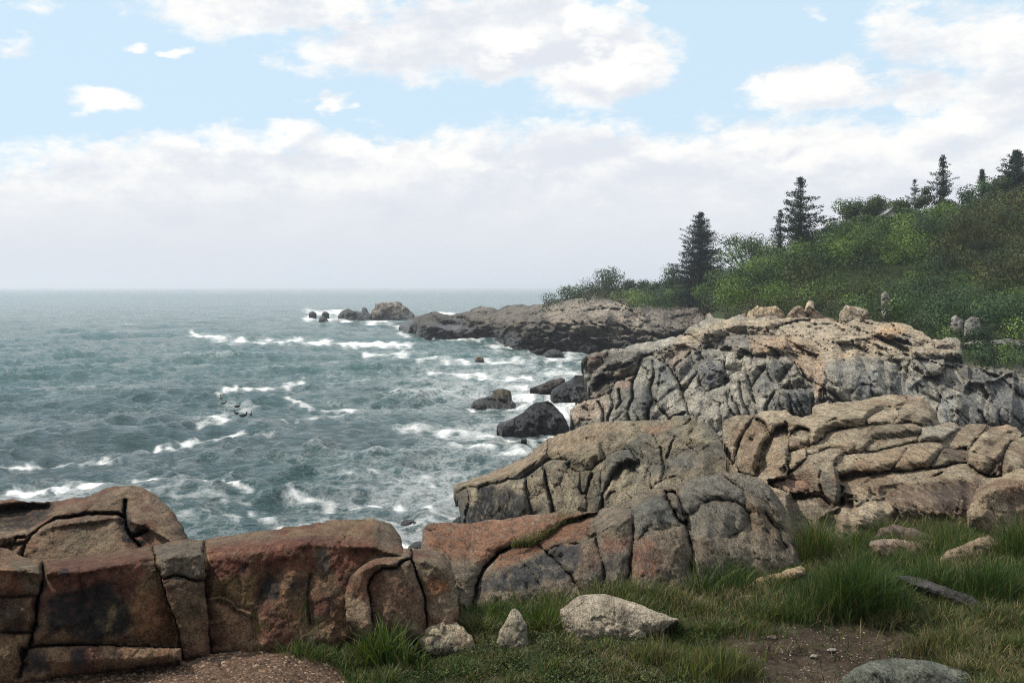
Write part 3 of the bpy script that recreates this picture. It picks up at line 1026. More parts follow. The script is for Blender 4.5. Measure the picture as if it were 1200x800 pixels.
# ---- long red ledge beside the gravel
build_rock('rock_ledge', 'long waist-high ledge of red and black stained granite rising beside the gravel', 'rock',
    [(-290, 668), (-240, 648), (-160, 636), (-80, 640), (0, 641), (18, 648), (33, 653), (52, 657), (84, 654), (120, 647), (150, 642), (180, 639), (216, 632), (240, 632), (282, 625),
     (325, 620), (355, 615), (395, 609), (440, 608), (458, 613), (468, 626), (473, 642), (475, 700), (450, 750), (320, 768), (249, 768), (210, 774),
     (150, 783), (90, 790), (45, 800), (0, 808), (-80, 812), (-285, 815)],
    [[(-80, 808, 5.35), (45, 797, 5.45), (150, 779, 5.65), (249, 762, 5.85), (350, 762, 6.1), (475, 745, 6.6)],
     [(-80, 664, 5.7), (0, 664, 5.7), (50, 670, 5.7), (100, 667, 5.85), (170, 654, 6.0), (235, 647, 6.15), (300, 639, 6.35), (350, 636, 6.5), (440, 640, 6.8), (475, 650, 6.9)],
     [(-80, 641, 6.5), (52, 656, 6.4), (84, 654, 6.6), (150, 642, 6.8), (216, 632, 7.0), (240, 632, 7.1), (325, 620, 7.1), (395, 609, 7.5), (440, 608, 7.7), (475, 620, 8.0)]],
    cracks=[(z1([(168, 312), (170, 400), (148, 470), (140, 560), (120, 640), (88, 690), (80, 775)]), 5.5, 26),
            (z1([(-300, 470), (0, 462), (60, 463), (150, 458)]), 1.3), (z1([(-300, 590), (0, 600), (60, 605), (130, 600)]), 1.6),
            (z1([(90, 668), (180, 655), (300, 650), (420, 650), (560, 658), (720, 662)]), 1.8),
            (z1([(590, 262), (605, 330), (630, 385), (650, 470), (685, 550), (700, 610), (712, 665), (715, 720)]), 1.8, 9),
            (z1([(798, 236), (795, 300), (805, 370), (802, 440), (812, 520), (818, 600), (822, 720)]), 3.2, 16),
            (z1([(640, 395), (690, 380), (740, 395), (802, 402)]), 1.7),
            (z1([(310, 345), (318, 450), (310, 560), (305, 650)]), .7), (z1([(735, 250), (740, 320), (735, 390)]), .7),
            (z2([(100, 490), (150, 480), (200, 500), (240, 540), (300, 560), (330, 640)]), 1.4),
            (z2([(330, 490), (335, 430), (355, 380), (400, 360)]), 1.8), (z2([(575, 380), (560, 480), (575, 600)]), 1.3),
            (z3([(225, 140), (232, 220), (250, 300)]), 1.0), 
            (z1([(150, 420), (60, 340), (0, 350)]), .6), (z1([(380, 440), (350, 560), (330, 640)]), .8), (z1([(470, 430), (500, 560), (470, 610)]), .6)],
    pits=[(z2([(330, 400), (390, 365), (440, 400), (440, 480), (370, 495), (325, 490)]), 7), (z2([(240, 340), (285, 310), (285, 350), (255, 370)]), 3)],
    rnd=9, bulge=.75, round_edge=7, n1=5, n2=2.4, n3=.9, fac=2.6, fsize=26, fac2=1.1, warp=1.2,
    colour=((.185, .100, .054), (.23, .150, .085), (.14, .06, .038)),
    patches=[(z1([(180, 330), (590, 290), (570, 380), (420, 420), (380, 460), (180, 455)]), RED, .85, 3),
             (z1([(180, 470), (250, 440), (300, 430), (430, 400), (470, 470), (530, 560), (480, 615), (330, 640), (240, 590), (190, 620)]), BLACK, .92, 2.2),
             (z1([(520, 440), (620, 430), (690, 560), (690, 640), (560, 640), (500, 600)]), ORANGE, .55, 3),
             (z1([(600, 262), (790, 245), (800, 400), (640, 395)]), (.17, .15, .11), .85, 2),
             (z1([(650, 400), (790, 410), (800, 560), (690, 540)]), (.12, .085, .055), .7, 2),
             (z2([(90, 232), (420, 212), (860, 212), (850, 300), (700, 370), (500, 350), (330, 350), (130, 372)]), RED, .92, 2.5),
             (z2([(60, 205), (420, 170), (420, 208), (90, 228)]), (.20, .15, .105), .7, 2),
             (z2([(110, 385), (320, 370), (330, 480), (280, 530), (130, 480)]), OCHRE, .6, 3),
             (z2([(340, 400), (400, 370), (440, 420), (430, 500), (370, 490), (330, 480)]), BLACK, .9, 1.5),
             (z2([(460, 400), (560, 390), (560, 460), (480, 460)]), BLACK, .7, 2.5), (z2([(245, 335), (290, 310), (280, 350), (250, 370)]), BLACK, .9, 1),
             (z2([(600, 240), (650, 250), (680, 380), (610, 370)]), (.075, .085, .065), .8, 2), (z2([(620, 420), (640, 420), (640, 500), (615, 500)]), BLACK, .8, 1),
             (z2([(110, 480), (200, 500), (330, 560), (330, 690), (110, 690)]), (.20, .10, .055), .6, 2),
             (z3([(200, 140), (330, 180), (365, 290), (250, 320), (180, 230)]), (.15, .12, .085), .8, 2),
             (z1([(0, 470), (100, 470), (100, 600), (0, 600)]), BLACK, .65, 3), (z1([(0, 360), (90, 350), (100, 450), (0, 450)]), RED, .6, 2),
             (z1([(40, 320), (160, 330), (150, 440), (100, 460)]), (.15, .13, .09), .7, 2), (z1([(95, 680), (180, 665), (200, 760), (95, 760)]), BLACK, .9, 2),
             (z1([(280, 660), (330, 660), (340, 740), (280, 740)]), BLACK, .9, 2), (z1([(430, 665), (480, 670), (470, 710), (430, 710)]), BLACK, .7, 2),
             (z1([(440, 480), (460, 500), (420, 640), (400, 640)]), (.24, .16, .08), .8, 1.2), (z1([(230, 350), (275, 350), (270, 390), (240, 380)]), BLACK, .9, 1)],
    seed=1, thick=.9, tone=.68, kmul=.7, fedge=.5)

# ---- front knob of the ledge
build_rock('boulder', 'rounded rust-streaked block split by two joints at the near end of the red ledge', 'boulder',
    [(405, 694), (409, 672), (418, 666), (430, 654), (440, 647), (474, 642), (496, 643), (518, 646), (528, 658), (533, 682), (538, 712), (532, 745),
     (480, 752), (430, 748), (406, 726)],
    [[(400, 748, 6.05), (540, 748, 6.15)], [(405, 685, 6.2), (420, 668, 6.25), (440, 660, 6.3), (500, 656, 6.45), (538, 672, 6.6)],
     [(405, 675, 6.5), (430, 650, 6.8), (474, 640, 7.1), (518, 644, 7.1), (538, 680, 6.9)]],
    cracks=[(z3([(415, 300), (412, 380), (430, 420), (445, 480), (470, 540), (490, 610), (500, 720), (500, 860)]), 1.7, 9),
            (z3([(410, 372), (345, 395), (320, 428), (240, 425), (195, 450), (165, 500), (158, 560), (172, 640), (185, 840)]), 1.5, 6),
            (z3([(100, 425), (92, 500)]), .9)],
    rnd=10, bulge=.9, round_edge=9, n1=3.5, n2=2, n3=.8, fac=1.0, fsize=22, fac2=.5,
    colour=((.20, .14, .09), (.24, .17, .11), (.17, .085, .05)),
    patches=[(z3([(160, 450), (300, 440), (460, 560), (470, 700), (200, 700)]), (.19, .085, .05), .6, 3), (z3([(480, 500), (600, 500), (650, 560), (520, 620)]), ORANGE, .7, 3),
             (z3([(380, 330), (470, 320), (540, 350), (480, 380), (400, 380)]), (.11, .05, .04), .8, 2), (z3([(430, 380), (600, 380), (640, 480), (460, 480)]), (.17, .14, .09), .6, 2)],
    seed=2, thick=.9, tone=.72)

# ---- dome behind the ledge at far left
build_rock('rock_dome', 'brown rounded granite dome with a dark wedge-shaped cleft behind the red ledge', 'rock',
    [(-270, 640), (-225, 608), (-160, 596), (-80, 590), (0, 585.5), (18, 584.6), (33, 588.5), (60, 587.6), (78, 584.6), (99, 582.5), (120, 573.5), (135, 569), (150, 568.4), (168, 571.4), (186, 582.5),
     (201, 597.5), (213, 614), (220.5, 632), (224, 660), (200, 672), (100, 676), (0, 676), (-80, 676), (-265, 676)],
    [[(-80, 676, 7.5), (222, 670, 8.0)], [(-80, 628, 7.9), (30, 628, 7.9), (60, 614, 8.2), (140, 604, 8.5), (180, 620, 8.3), (224, 645, 8.4)],
     [(-80, 588, 9.5), (33, 588, 9.5), (78, 584, 9.3), (150, 568, 9.6), (200, 597, 9.1), (222, 630, 9.0)]],
    cracks=[(z1([(80, 400), (85, 300), (95, 255), (130, 215), (185, 175), (230, 155), (300, 148), (400, 138), (465, 140), (492, 165), (508, 220), (545, 265), (560, 330)]), 1.7, 9),
            (z1([(490, 88), (486, 130), (492, 165)]), 2.5, 8), (z1([(575, 205), (530, 225), (508, 220)]), 2.4), (z1([(0, 207), (60, 207), (110, 200), (150, 178), (190, 152)]), 2),
            (z1([(40, 275), (60, 235), (100, 230)]), 2.4), (z1([(300, 148), (345, 120), (400, 90)]), .8), (z1([(95, 255), (30, 262), (0, 268), (-280, 268)]), 1.6)],
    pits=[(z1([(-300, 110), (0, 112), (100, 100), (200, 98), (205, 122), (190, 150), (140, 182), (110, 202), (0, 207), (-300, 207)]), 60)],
    rnd=11, bulge=.8, round_edge=16, n1=4, n2=1.8, n3=.7, fac=1.0, fsize=24, fac2=.5,
    colour=((.185, .118, .072), (.235, .165, .105), (.17, .085, .052)),
    patches=[(z1([(480, 100), (500, 100), (530, 250), (600, 230), (560, 265), (480, 250), (455, 170)]), BLACK, .9, 1),
             (z1([(-300, 105), (0, 108), (100, 100), (205, 98), (205, 122), (190, 150), (110, 202), (-300, 205)]), (.02, .018, .016), .9, 1),  # deep shade of the notch, painted in as near-black colour
             (z1([(240, 200), (420, 170), (440, 260), (260, 280)]), (.15, .13, .085), .6, 4)], seed=3, thick=1.2, tone=.78)

# ---- middle ledge: red slab and jointed grey ledge with the big rounded end
build_rock('rock_ledge', 'jointed ledge rising from smooth red slab to big rounded grey end above the grass', 'rock',
    [(494, 650), (494, 636), (495, 620), (499, 616), (508, 612), (530, 612.5), (560, 611.5), (605, 606), (635, 601.6), (654, 599), (699, 599.7), (715, 594), (729, 588.5),
     (748, 579.4), (767, 571), (785, 567.5), (794, 568), (803, 560), (822, 557), (844, 553), (866, 553.5), (891, 560), (900, 567), (913, 584), (922, 599), (930, 619),
     (937, 643), (942, 664), (900, 690), (840, 700), (760, 712), (680, 716), (600, 718), (560, 716), (530, 716), (498, 700)],
    [[(495, 716, 7.32), (560, 716, 7.11), (700, 716, 7.16), (800, 706, 7.43), (942, 670, 8.35)],
     [(495, 648, 7.81), (530, 654, 7.92), (557, 690, 7.49), (575, 675, 7.59), (610, 658, 7.70), (640, 648, 7.81), (680, 638, 7.92), (700, 628, 7.97), (730, 608, 8.14), (760, 596, 8.35), (800, 592, 8.57), (850, 590, 8.84), (900, 604, 8.90), (940, 645, 8.68)],
     [(495, 614, 8.79), (560, 611, 9.22), (654, 599, 9.55), (700, 599, 9.33), (729, 588, 9.22), (767, 571, 9.33), (803, 560, 9.55), (850, 553, 9.77), (891, 560, 9.77), (913, 584, 9.55), (941, 655, 9.11)]],
    cracks=[([(556, 720), (558, 686), (566, 668), (576, 656), (584, 647), (600, 639), (622, 637), (643, 625), (657, 614), (680, 607), (695, 603), (704, 597)], 2.4, 9),
            (z3([(480, 190), (510, 212), (552, 200)]), 1.5), (z3([(478, 240), (520, 290), (590, 310), (640, 380), (668, 520)]), 1.0),
            (z4([(430, 515), (480, 560), (540, 620), (580, 660), (650, 760)]), 2.2, 9), (z4([(380, 480), (430, 515)]), 1.2),
            (z4([(735, 350), (740, 440), (760, 520), (785, 600), (800, 760)]), 2.3, 10), (z4([(688, 370), (700, 430), (735, 400)]), 1.3),
            (z5([(45, 270), (62, 330), (66, 420), (58, 540), (40, 660), (35, 840)]), 2.4, 12),
            (z5([(275, 195), (285, 240), (310, 290), (340, 340), (372, 385), (402, 402)]), 3.4, 16), (z5([(280, 198), (330, 200), (352, 240), (362, 300), (388, 365), (405, 402), (422, 470), (435, 540), (440, 700)]), 2.4, 11),
            (z5([(412, 352), (470, 318), (500, 272), (580, 248), (680, 250), (760, 287), (808, 335), (806, 385), (780, 425), (730, 462), (680, 485)]), 1.5, 5),
            (z5([(405, 402), (412, 352), (385, 330), (365, 255), (342, 165), (380, 110)]), 1.3, 4), (z5([(640, 88), (700, 140), (772, 182), (785, 240), (775, 300)]), 1.7, 5),
            (z5([(910, 338), (950, 390), (990, 430), (1012, 490), (1050, 555)]), 1.5, 7), (z5([(772, 182), (850, 220), (925, 272), (990, 360)]), .8, 3), (z5([(760, 330), (850, 400), (950, 480), (1040, 570)]), .8, 2.5),
            (z5([(60, 505), (100, 500), (140, 450), (200, 440), (300, 425), (402, 402)]), 1.0, 4), (z4([(640, 460), (560, 465), (480, 480), (430, 515)]), .9, 3)],
    rnd=10, bulge=.75, round_edge=10, n1=4.5, n2=2.1, n3=.8, fac=2.4, fsize=26, fac2=.9, warp=1.2,
    colour=((.215, .17, .12), (.26, .21, .15), (.16, .135, .105)),
    patches=[([(494, 612), (600, 604), (700, 598), (690, 612), (640, 640), (600, 655), (560, 660), (520, 655), (500, 645)], (.25, .108, .055), .85, 3),
             ([(500, 650), (560, 655), (560, 690), (530, 690)], (.16, .12, .075), .7, 3),
             (z4([(20, 700), (60, 660), (150, 655), (250, 590), (340, 560), (430, 520), (480, 480), (640, 460), (650, 560), (600, 650), (500, 680), (420, 690), (250, 760), (120, 760), (20, 760)]), (.045, .05, .055), .88, 1.6),
             (z4([(100, 580), (250, 500), (420, 430), (560, 330), (700, 300), (700, 400), (640, 450), (430, 480), (300, 560), (100, 640)]), (.27, .125, .065), .8, 2),
             (z4([(780, 420), (940, 410), (940, 480), (800, 540), (770, 500)]), (.23, .095, .06), .7, 2), (z4([(780, 540), (940, 500), (940, 640), (800, 640)]), (.03, .028, .028), .7, 3),
             (z4([(640, 470), (740, 450), (780, 620), (640, 640)]), (.17, .09, .055), .6, 2),
             (z5([(60, 500), (200, 500), (240, 600), (220, 740), (60, 740)]), (.25, .10, .055), .65, 3), (z5([(0, 300), (200, 180), (350, 150), (330, 180), (200, 200), (60, 280)]), (.33, .24, .15), .8, 1.5),
             (z5([(60, 290), (260, 210), (330, 330), (390, 400), (200, 430), (80, 480)]), (.16, .165, .15), .85, 2), (z5([(200, 500), (410, 410), (430, 640), (260, 700)]), (.17, .12, .075), .6, 3),
             (z5([(360, 160), (600, 80), (760, 180), (780, 280), (600, 240), (500, 260), (400, 340)]), (.21, .20, .17), .8, 3), (z5([(420, 360), (520, 270), (700, 260), (800, 340), (760, 440), (600, 500), (430, 480)]), (.20, .18, .145), .8, 2),
             (z5([(640, 80), (880, 110), (1000, 250), (940, 260), (780, 180)]), (.28, .25, .20), .75, 3), (z5([(800, 260), (960, 340), (1000, 500), (800, 440)]), (.24, .165, .10), .6, 4)],
    seed=4, thick=1.0, tone=.76, terrace=.35, kmul=.75, pillow=.55, fedge=.5)

# ---- ledge running down to the sea
build_rock('rock_ledge', 'long sea ledge sloping down left to a blunt tip, black cleft in its face', 'rock',
    z6([(65, 505), (100, 490), (200, 455), (330, 410), (430, 370), (540, 320), (600, 280), (640, 235), (700, 190), (760, 165), (850, 140), (900, 120)]) +
    [(697.5, 494.5), (723.7, 492.7), (750, 492.7), (785, 492.4), (788.5, 487.5), (802, 486.6), (813, 487.5), (816.5, 492.7), (828.7, 496), (834, 499.7), (841, 508.5),
     (846, 519), (853, 531), (858.5, 545), (864, 556), (862, 590), (800, 612), (700, 630), (600, 640), (548, 636), (542, 618), (540, 604), (537.5, 590), (534, 579.7)],
    [[(530, 640, 31), (600, 640, 26), (700, 630, 22.5), (800, 612, 18.5), (864, 590, 16.5)],
     [(531, 574, 33), (560, 566, 31), (600, 562, 28.5), (640, 548, 27), (700, 542, 24.5), (760, 545, 22), (820, 530, 20.5), (864, 545, 18.5)],
     [(531, 568, 35), (580, 552, 34), (640, 520, 31), (680, 500, 29.5), (730, 493, 27.5), (785, 490, 25.2), (830, 496, 23), (862, 550, 19.3)]],
    cracks=[(z6([(90, 560), (120, 535), (170, 515), (230, 520), (300, 500), (360, 495), (430, 465), (520, 460), (600, 410), (660, 370), (690, 340), (730, 330), (800, 335), (870, 325)]), 1.5, 6),
            (z6([(662, 372), (680, 440), (700, 530), (730, 620), (750, 700), (755, 900)]), 3.2, 15), (z6([(555, 440), (550, 520), (560, 580), (590, 680), (600, 900)]), 1.2),
            (z6([(560, 575), (650, 563), (690, 540)]), 1.0), (z6([(170, 515), (165, 560), (175, 620), (150, 700), (140, 800)]), 1.2), (z6([(690, 190), (700, 240), (690, 290), (690, 340)]), 1.3),
            (z6([(780, 300), (860, 290), (920, 292), (926, 240), (960, 190), (1000, 175)]), 1.4), (z6([(440, 400), (436, 462)]), 1.1), (z6([(240, 520), (232, 600), (300, 620)]), 1.2), (z6([(345, 430), (352, 495)]), .9),
            (z6([(920, 420), (915, 500), (925, 560), (960, 560), (972, 480), (1000, 430)]), 1.7), (z6([(865, 325), (830, 380), (880, 410), (990, 400), (1020, 360)]), 1.5), (z6([(330, 500), (335, 640), (320, 760)]), .9), (z6([(450, 500), (445, 620), (470, 740)]), 1.0),
            (z7([(0, 460), (80, 455), (110, 420), (140, 400), (180, 360), (240, 330), (335, 320)]), 1.4), (z7([(80, 480), (50, 560), (40, 640), (30, 760)]), 1.7), (z7([(135, 480), (138, 560), (150, 690), (150, 900)]), 1.2),
            (z7([(150, 900), (150, 620), (200, 540), (230, 470), (270, 420), (340, 400), (420, 430), (470, 480), (475, 560), (500, 640), (520, 800)]), 1.6, 6), (z7([(335, 320), (380, 390), (420, 430)]), 1.8),
            (z7([(400, 240), (405, 310), (420, 360), (430, 430)]), 1.2), (z7([(490, 230), (520, 290), (545, 340), (552, 400), (562, 470), (540, 520)]), 2.0, 9), (z7([(560, 500), (590, 450), (580, 380), (600, 330), (612, 280), (640, 240), (590, 215), (650, 180), (720, 150), (740, 120)]), 1.6, 6),
            (z7([(500, 560), (560, 520), (640, 500), (682, 515), (690, 560), (700, 700)]), 1.3), (z7([(740, 120), (755, 190), (720, 230), (745, 265)]), 1.1), (z7([(240, 250), (255, 290), (290, 322)]), 1.0),
            (z7([(140, 280), (140, 232), (180, 220), (238, 240), (240, 282), (150, 282)]), 1.1), (z7([(190, 625), (270, 590), (340, 545), (450, 540)]), 1.0), (z7([(0, 250), (80, 235), (140, 232)]), 1.2), (z7([(420, 430), (480, 420), (545, 425)]), 1.3), (z7([(0, 340), (30, 290), (80, 250)]), 1.2)],
    rnd=8, bulge=.8, round_edge=8, n1=4, n2=1.5, n3=.8, fac=4.6, fsize=22, fac2=1.6, veins=.9, fedge=.5, warp=1.0,
    colour=((.24, .20, .135), (.31, .255, .175), (.17, .155, .12)),
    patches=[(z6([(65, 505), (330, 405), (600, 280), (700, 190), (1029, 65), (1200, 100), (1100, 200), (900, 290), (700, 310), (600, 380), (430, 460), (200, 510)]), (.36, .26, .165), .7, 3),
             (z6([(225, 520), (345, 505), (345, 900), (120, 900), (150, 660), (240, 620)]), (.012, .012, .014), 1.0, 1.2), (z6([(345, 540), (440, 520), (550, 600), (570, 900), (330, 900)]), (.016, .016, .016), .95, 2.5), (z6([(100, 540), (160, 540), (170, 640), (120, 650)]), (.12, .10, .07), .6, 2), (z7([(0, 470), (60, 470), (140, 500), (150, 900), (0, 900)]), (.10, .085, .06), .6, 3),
             (z7([(400, 180), (620, 140), (560, 220), (480, 230)]), (.34, .21, .13), .8, 2), (z7([(590, 330), (780, 320), (780, 450), (600, 440)]), (.12, .12, .115), .75, 3), (z7([(760, 300), (1000, 380), (1020, 470), (760, 490)]), (.13, .11, .08), .6, 4),
             (z7([(160, 330), (380, 330), (400, 400), (300, 390), (200, 480), (150, 640)]), (.10, .10, .09), .7, 3), (z7([(420, 280), (530, 290), (550, 450), (430, 420)]), (.11, .105, .09), .7, 3)],
    seed=5, thick=1.0, tide=1.5, tone=.74, terrace=1.0, pillow=.26, kmul=.8, K=5.5, rsoft=.65, flo=.2, fhi=.6, tilt=.2)

# ---- right-hand slabs
build_rock('rock_ledge', 'broad tan slabs with curving joints stepping up at right behind the grass', 'rock',
    z8([(30, 210), (70, 185), (130, 170), (210, 170), (240, 150), (380, 140), (420, 175), (470, 185), (530, 160), (525, 130), (560, 110), (640, 105), (700, 100)]) +
    z9([(100, 68), (200, 52), (270, 60), (370, 65), (400, 110), (430, 160), (450, 200), (540, 208), (565, 232), (620, 205), (690, 208), (720, 225), (800, 207), (850, 225), (880, 262)]) +
    [(1230, 505), (1300, 515), (1300, 640), (1200, 640), (1132, 622), (1100, 620), (1050, 618), (1020, 640), (985, 662), (950, 668), (922, 655), (905, 600), (885, 590), (864, 575), (853, 540), (847, 510)],
    [[(846, 620, 13.5), (905, 668, 9.0), (985, 668, 9.0), (1050, 622, 10.7), (1132, 625, 10.7), (1300, 640, 10.7)],
     [(846, 560, 16.5), (900, 566, 14.3), (960, 603, 11.4), (1050, 603, 11.4), (1120, 608, 11.4), (1300, 610, 11.6)],
     [(846, 530, 17), (870, 530, 16.5), (900, 535, 15.5), (950, 548, 13.8), (1000, 574, 12.4), (1060, 568, 12.4), (1140, 560, 12.8), (1180, 556, 13.2), (1300, 545, 14.5)],
     [(846, 500, 17.6), (900, 497, 17.2), (950, 502, 16.4), (1000, 508, 15.2), (1080, 504, 15.6), (1127, 508, 15.8), (1190, 508, 15.4), (1300, 520, 15.4)],
     [(846, 494, 18), (900, 480, 18.6), (951, 478, 18.6), (1045, 461, 19.5), (1083, 464, 18.6), (1101, 494, 16.8), (1127, 502, 16.3), (1155, 496, 16.5), (1200, 505, 16), (1300, 515, 16)]],
    cracks=[(z8([(20, 300), (60, 350), (85, 400), (102, 450), (120, 500)]), 2.4, 10), (z8([(30, 215), (28, 300)]), 1.2),
            (z8([(212, 165), (172, 230), (150, 270), (120, 340), (105, 400), (108, 450), (150, 497), (205, 515)]), 2.4, 12),
            (z8([(222, 190), (262, 212), (290, 265), (300, 285), (270, 320), (240, 400), (215, 490), (205, 520)]), 2.2, 10),
            (z8([(298, 282), (340, 235), (382, 230), (410, 260), (400, 290), (396, 350), (400, 378)]), 1.4, 6), (z8([(378, 205), (402, 240), (412, 260), (460, 240), (512, 250), (516, 290), (512, 345)]), 1.5, 6),
            (z8([(390, 400), (400, 378), (440, 362), (500, 348), (560, 320), (592, 300), (600, 268), (680, 245), (722, 240)]), 1.5, 6), (z8([(390, 400), (395, 440), (402, 475), (430, 470), (498, 408), (500, 350)]), 1.4, 6),
            (z8([(345, 462), (382, 430), (392, 470), (380, 520)]), 1.3), (z8([(498, 390), (560, 378), (620, 350), (700, 360), (722, 378), (742, 368)]), 1.5), (z8([(382, 520), (430, 482), (500, 420)]), 1.5),
            (z8([(540, 440), (572, 480), (572, 560), (592, 612), (640, 665), (700, 662)]), 3.0, 15), (z8([(540, 440), (580, 430), (602, 402)]), 1.4), (z8([(650, 440), (656, 500), (682, 560), (700, 662)]), 2.4, 11),
            (z8([(690, 560), (700, 600), (760, 610), (765, 665), (830, 620), (847, 640)]), 1.8, 8), (z8([(280, 525), (380, 520), (480, 525), (520, 560), (560, 600), (592, 612)]), 1.8, 7), (z8([(285, 530), (300, 560), (400, 600), (470, 600), (560, 600)]), 1.3),
            (z8([(700, 662), (620, 700), (560, 740), (560, 1000)]), 1.4), (z8([(640, 430), (662, 400), (722, 378)]), 1.3), (z8([(620, 470), (650, 440)]), 1.2),
            (z9([(76, 215), (60, 178), (100, 158), (180, 132), (240, 125), (292, 105), (265, 55)]), 1.6, 7), (z9([(240, 125), (236, 160), (208, 207)]), 1.4), (z9([(60, 178), (0, 165), (-60, 170), (-140, 200)]), 1.2),
            (z9([(-90, 230), (0, 225), (76, 215), (200, 208), (330, 205), (352, 215), (352, 250), (330, 300)]), 1.8, 8), (z9([(352, 215), (370, 210), (450, 207)]), 1.5), (z9([(352, 250), (372, 215)]), 1.1),
            (z9([(0, 332), (60, 290), (100, 280), (180, 290), (250, 280), (335, 262)]), 1.2, 5), (z9([(0, 308), (20, 300), (60, 270), (105, 222)]), 1.2, 5), (z9([(150, 255), (200, 272), (260, 250), (300, 222)]), .9), (z9([(38, 358), (110, 288)]), 1.1),
            (z9([(-60, 372), (0, 360), (100, 356), (180, 335), (280, 310), (380, 295), (462, 300)]), 1.7, 8), (z9([(278, 338), (240, 395), (198, 448)]), 1.4, 6),
            (z9([(395, 442), (480, 430), (550, 410), (590, 410), (640, 450), (700, 480), (770, 478)]), 2.4, 11), (z9([(395, 440), (420, 400), (470, 330), (462, 300), (500, 268), (562, 232)]), 1.3, 5), (z9([(640, 290), (660, 250), (690, 210)]), 1.0, 4),
            (z9([(890, 268), (820, 300), (790, 350), (776, 420), (770, 478)]), 2.8, 13), (z9([(0, 458), (120, 462), (200, 450), (300, 450), (395, 442)]), 1.3, 5), (z9([(130, 530), (180, 520), (300, 500), (420, 480), (462, 462)]), 1.4, 6),
            (z9([(-20, 600), (0, 600), (135, 595), (150, 590), (210, 550)]), 1.6, 6), (z9([(130, 528), (136, 592)]), 2.0), (z9([(75, 532), (78, 592)]), 1.5), (z9([(700, 480), (720, 420), (770, 400)]), 1.5), (z9([(590, 412), (600, 340), (640, 290)]), 1.1),
            (z9([(600, 320), (550, 340), (480, 330)]), .8), (z9([(-90, 480), (0, 458)]), 1.1), (z9([(60, 500), (110, 462)]), 1.2)],
    rnd=8, bulge=.8, round_edge=6, n1=3.5, n2=1.5, n3=.8, fac=3.4, fsize=27, fac2=1.2, fedge=.5, warp=1.0,
    colour=((.31, .245, .165), (.40, .325, .225), (.26, .185, .12)),
    patches=[(z9([(200, 520), (540, 500), (640, 470), (690, 500), (600, 680), (440, 700), (150, 600)]), (.13, .075, .05), .8, 2.5), (z9([(400, 520), (600, 500), (600, 680), (430, 670)]), (.04, .03, .026), .7, 4),
             (z9([(0, 380), (380, 310), (450, 320), (380, 430), (0, 440)]), (.37, .245, .145), .6, 4), (z9([(410, 400), (470, 330), (590, 320), (590, 400), (480, 430)]), (.15, .11, .075), .8, 2), (z9([(620, 300), (860, 240), (870, 300), (780, 440), (640, 420)]), (.22, .16, .105), .7, 4),
             (z9([(270, 110), (400, 115), (450, 200), (360, 205), (210, 205)]), (.27, .225, .16), .5, 3), (z9([(350, 215), (540, 208), (560, 240), (470, 300), (340, 290)]), (.33, .31, .26), .7, 2),
             (z8([(110, 260), (250, 180), (290, 280), (220, 480), (120, 480)]), (.30, .20, .13), .6, 4), (z8([(220, 480), (300, 300), (400, 260), (390, 400), (340, 520)]), (.33, .235, .15), .6, 4), (z8([(410, 510), (520, 440), (560, 560), (440, 560)]), (.22, .13, .085), .7, 3),
             (z8([(280, 525), (480, 525), (560, 600), (380, 600)]), (.29, .15, .10), .7, 2), (z8([(370, 600), (560, 600), (660, 680), (620, 900), (400, 900)]), (.17, .13, .10), .7, 4), (z8([(570, 470), (690, 560), (700, 660), (590, 610)]), (.16, .155, .14), .7, 2)],
    seed=6, thick=1.0, tone=.80, terrace=1.0, pillow=.14, kmul=.38, K=2.6, rsoft=.6, flo=.10, fhi=.55, tilt=.2)

# ---- boulder at the right edge
build_rock('boulder', 'big tan boulder with a sharp lit edge cut by the right side of the picture', 'boulder',
    z9([(590, 660), (610, 620), (640, 545), (700, 502), (790, 465), (889, 440)]) + [(1240, 545), (1262, 580), (1262, 660), (1200, 655), (1165, 636), (1148, 622), (1136, 610)],
    [[(1130, 650, 9.6), (1265, 655, 9.6)], [(1130, 600, 9.8), (1146, 578, 9.9), (1180, 566, 10.0), (1265, 560, 10.2)], [(1130, 590, 10.4), (1157, 562, 10.9), (1200, 548, 11.2), (1262, 548, 11.4)]],
    cracks=[], rnd=8, round_edge=9, n1=4, n2=2.2, n3=.8, fac=2.4, fsize=26, fac2=.6, colour=((.27, .20, .13), (.34, .265, .175), (.22, .14, .09)), seed=7,
    patches=[([(1190, 570), (1230, 560), (1230, 620), (1190, 620)], (.10, .075, .05), .7, 5)], thick=1.0)

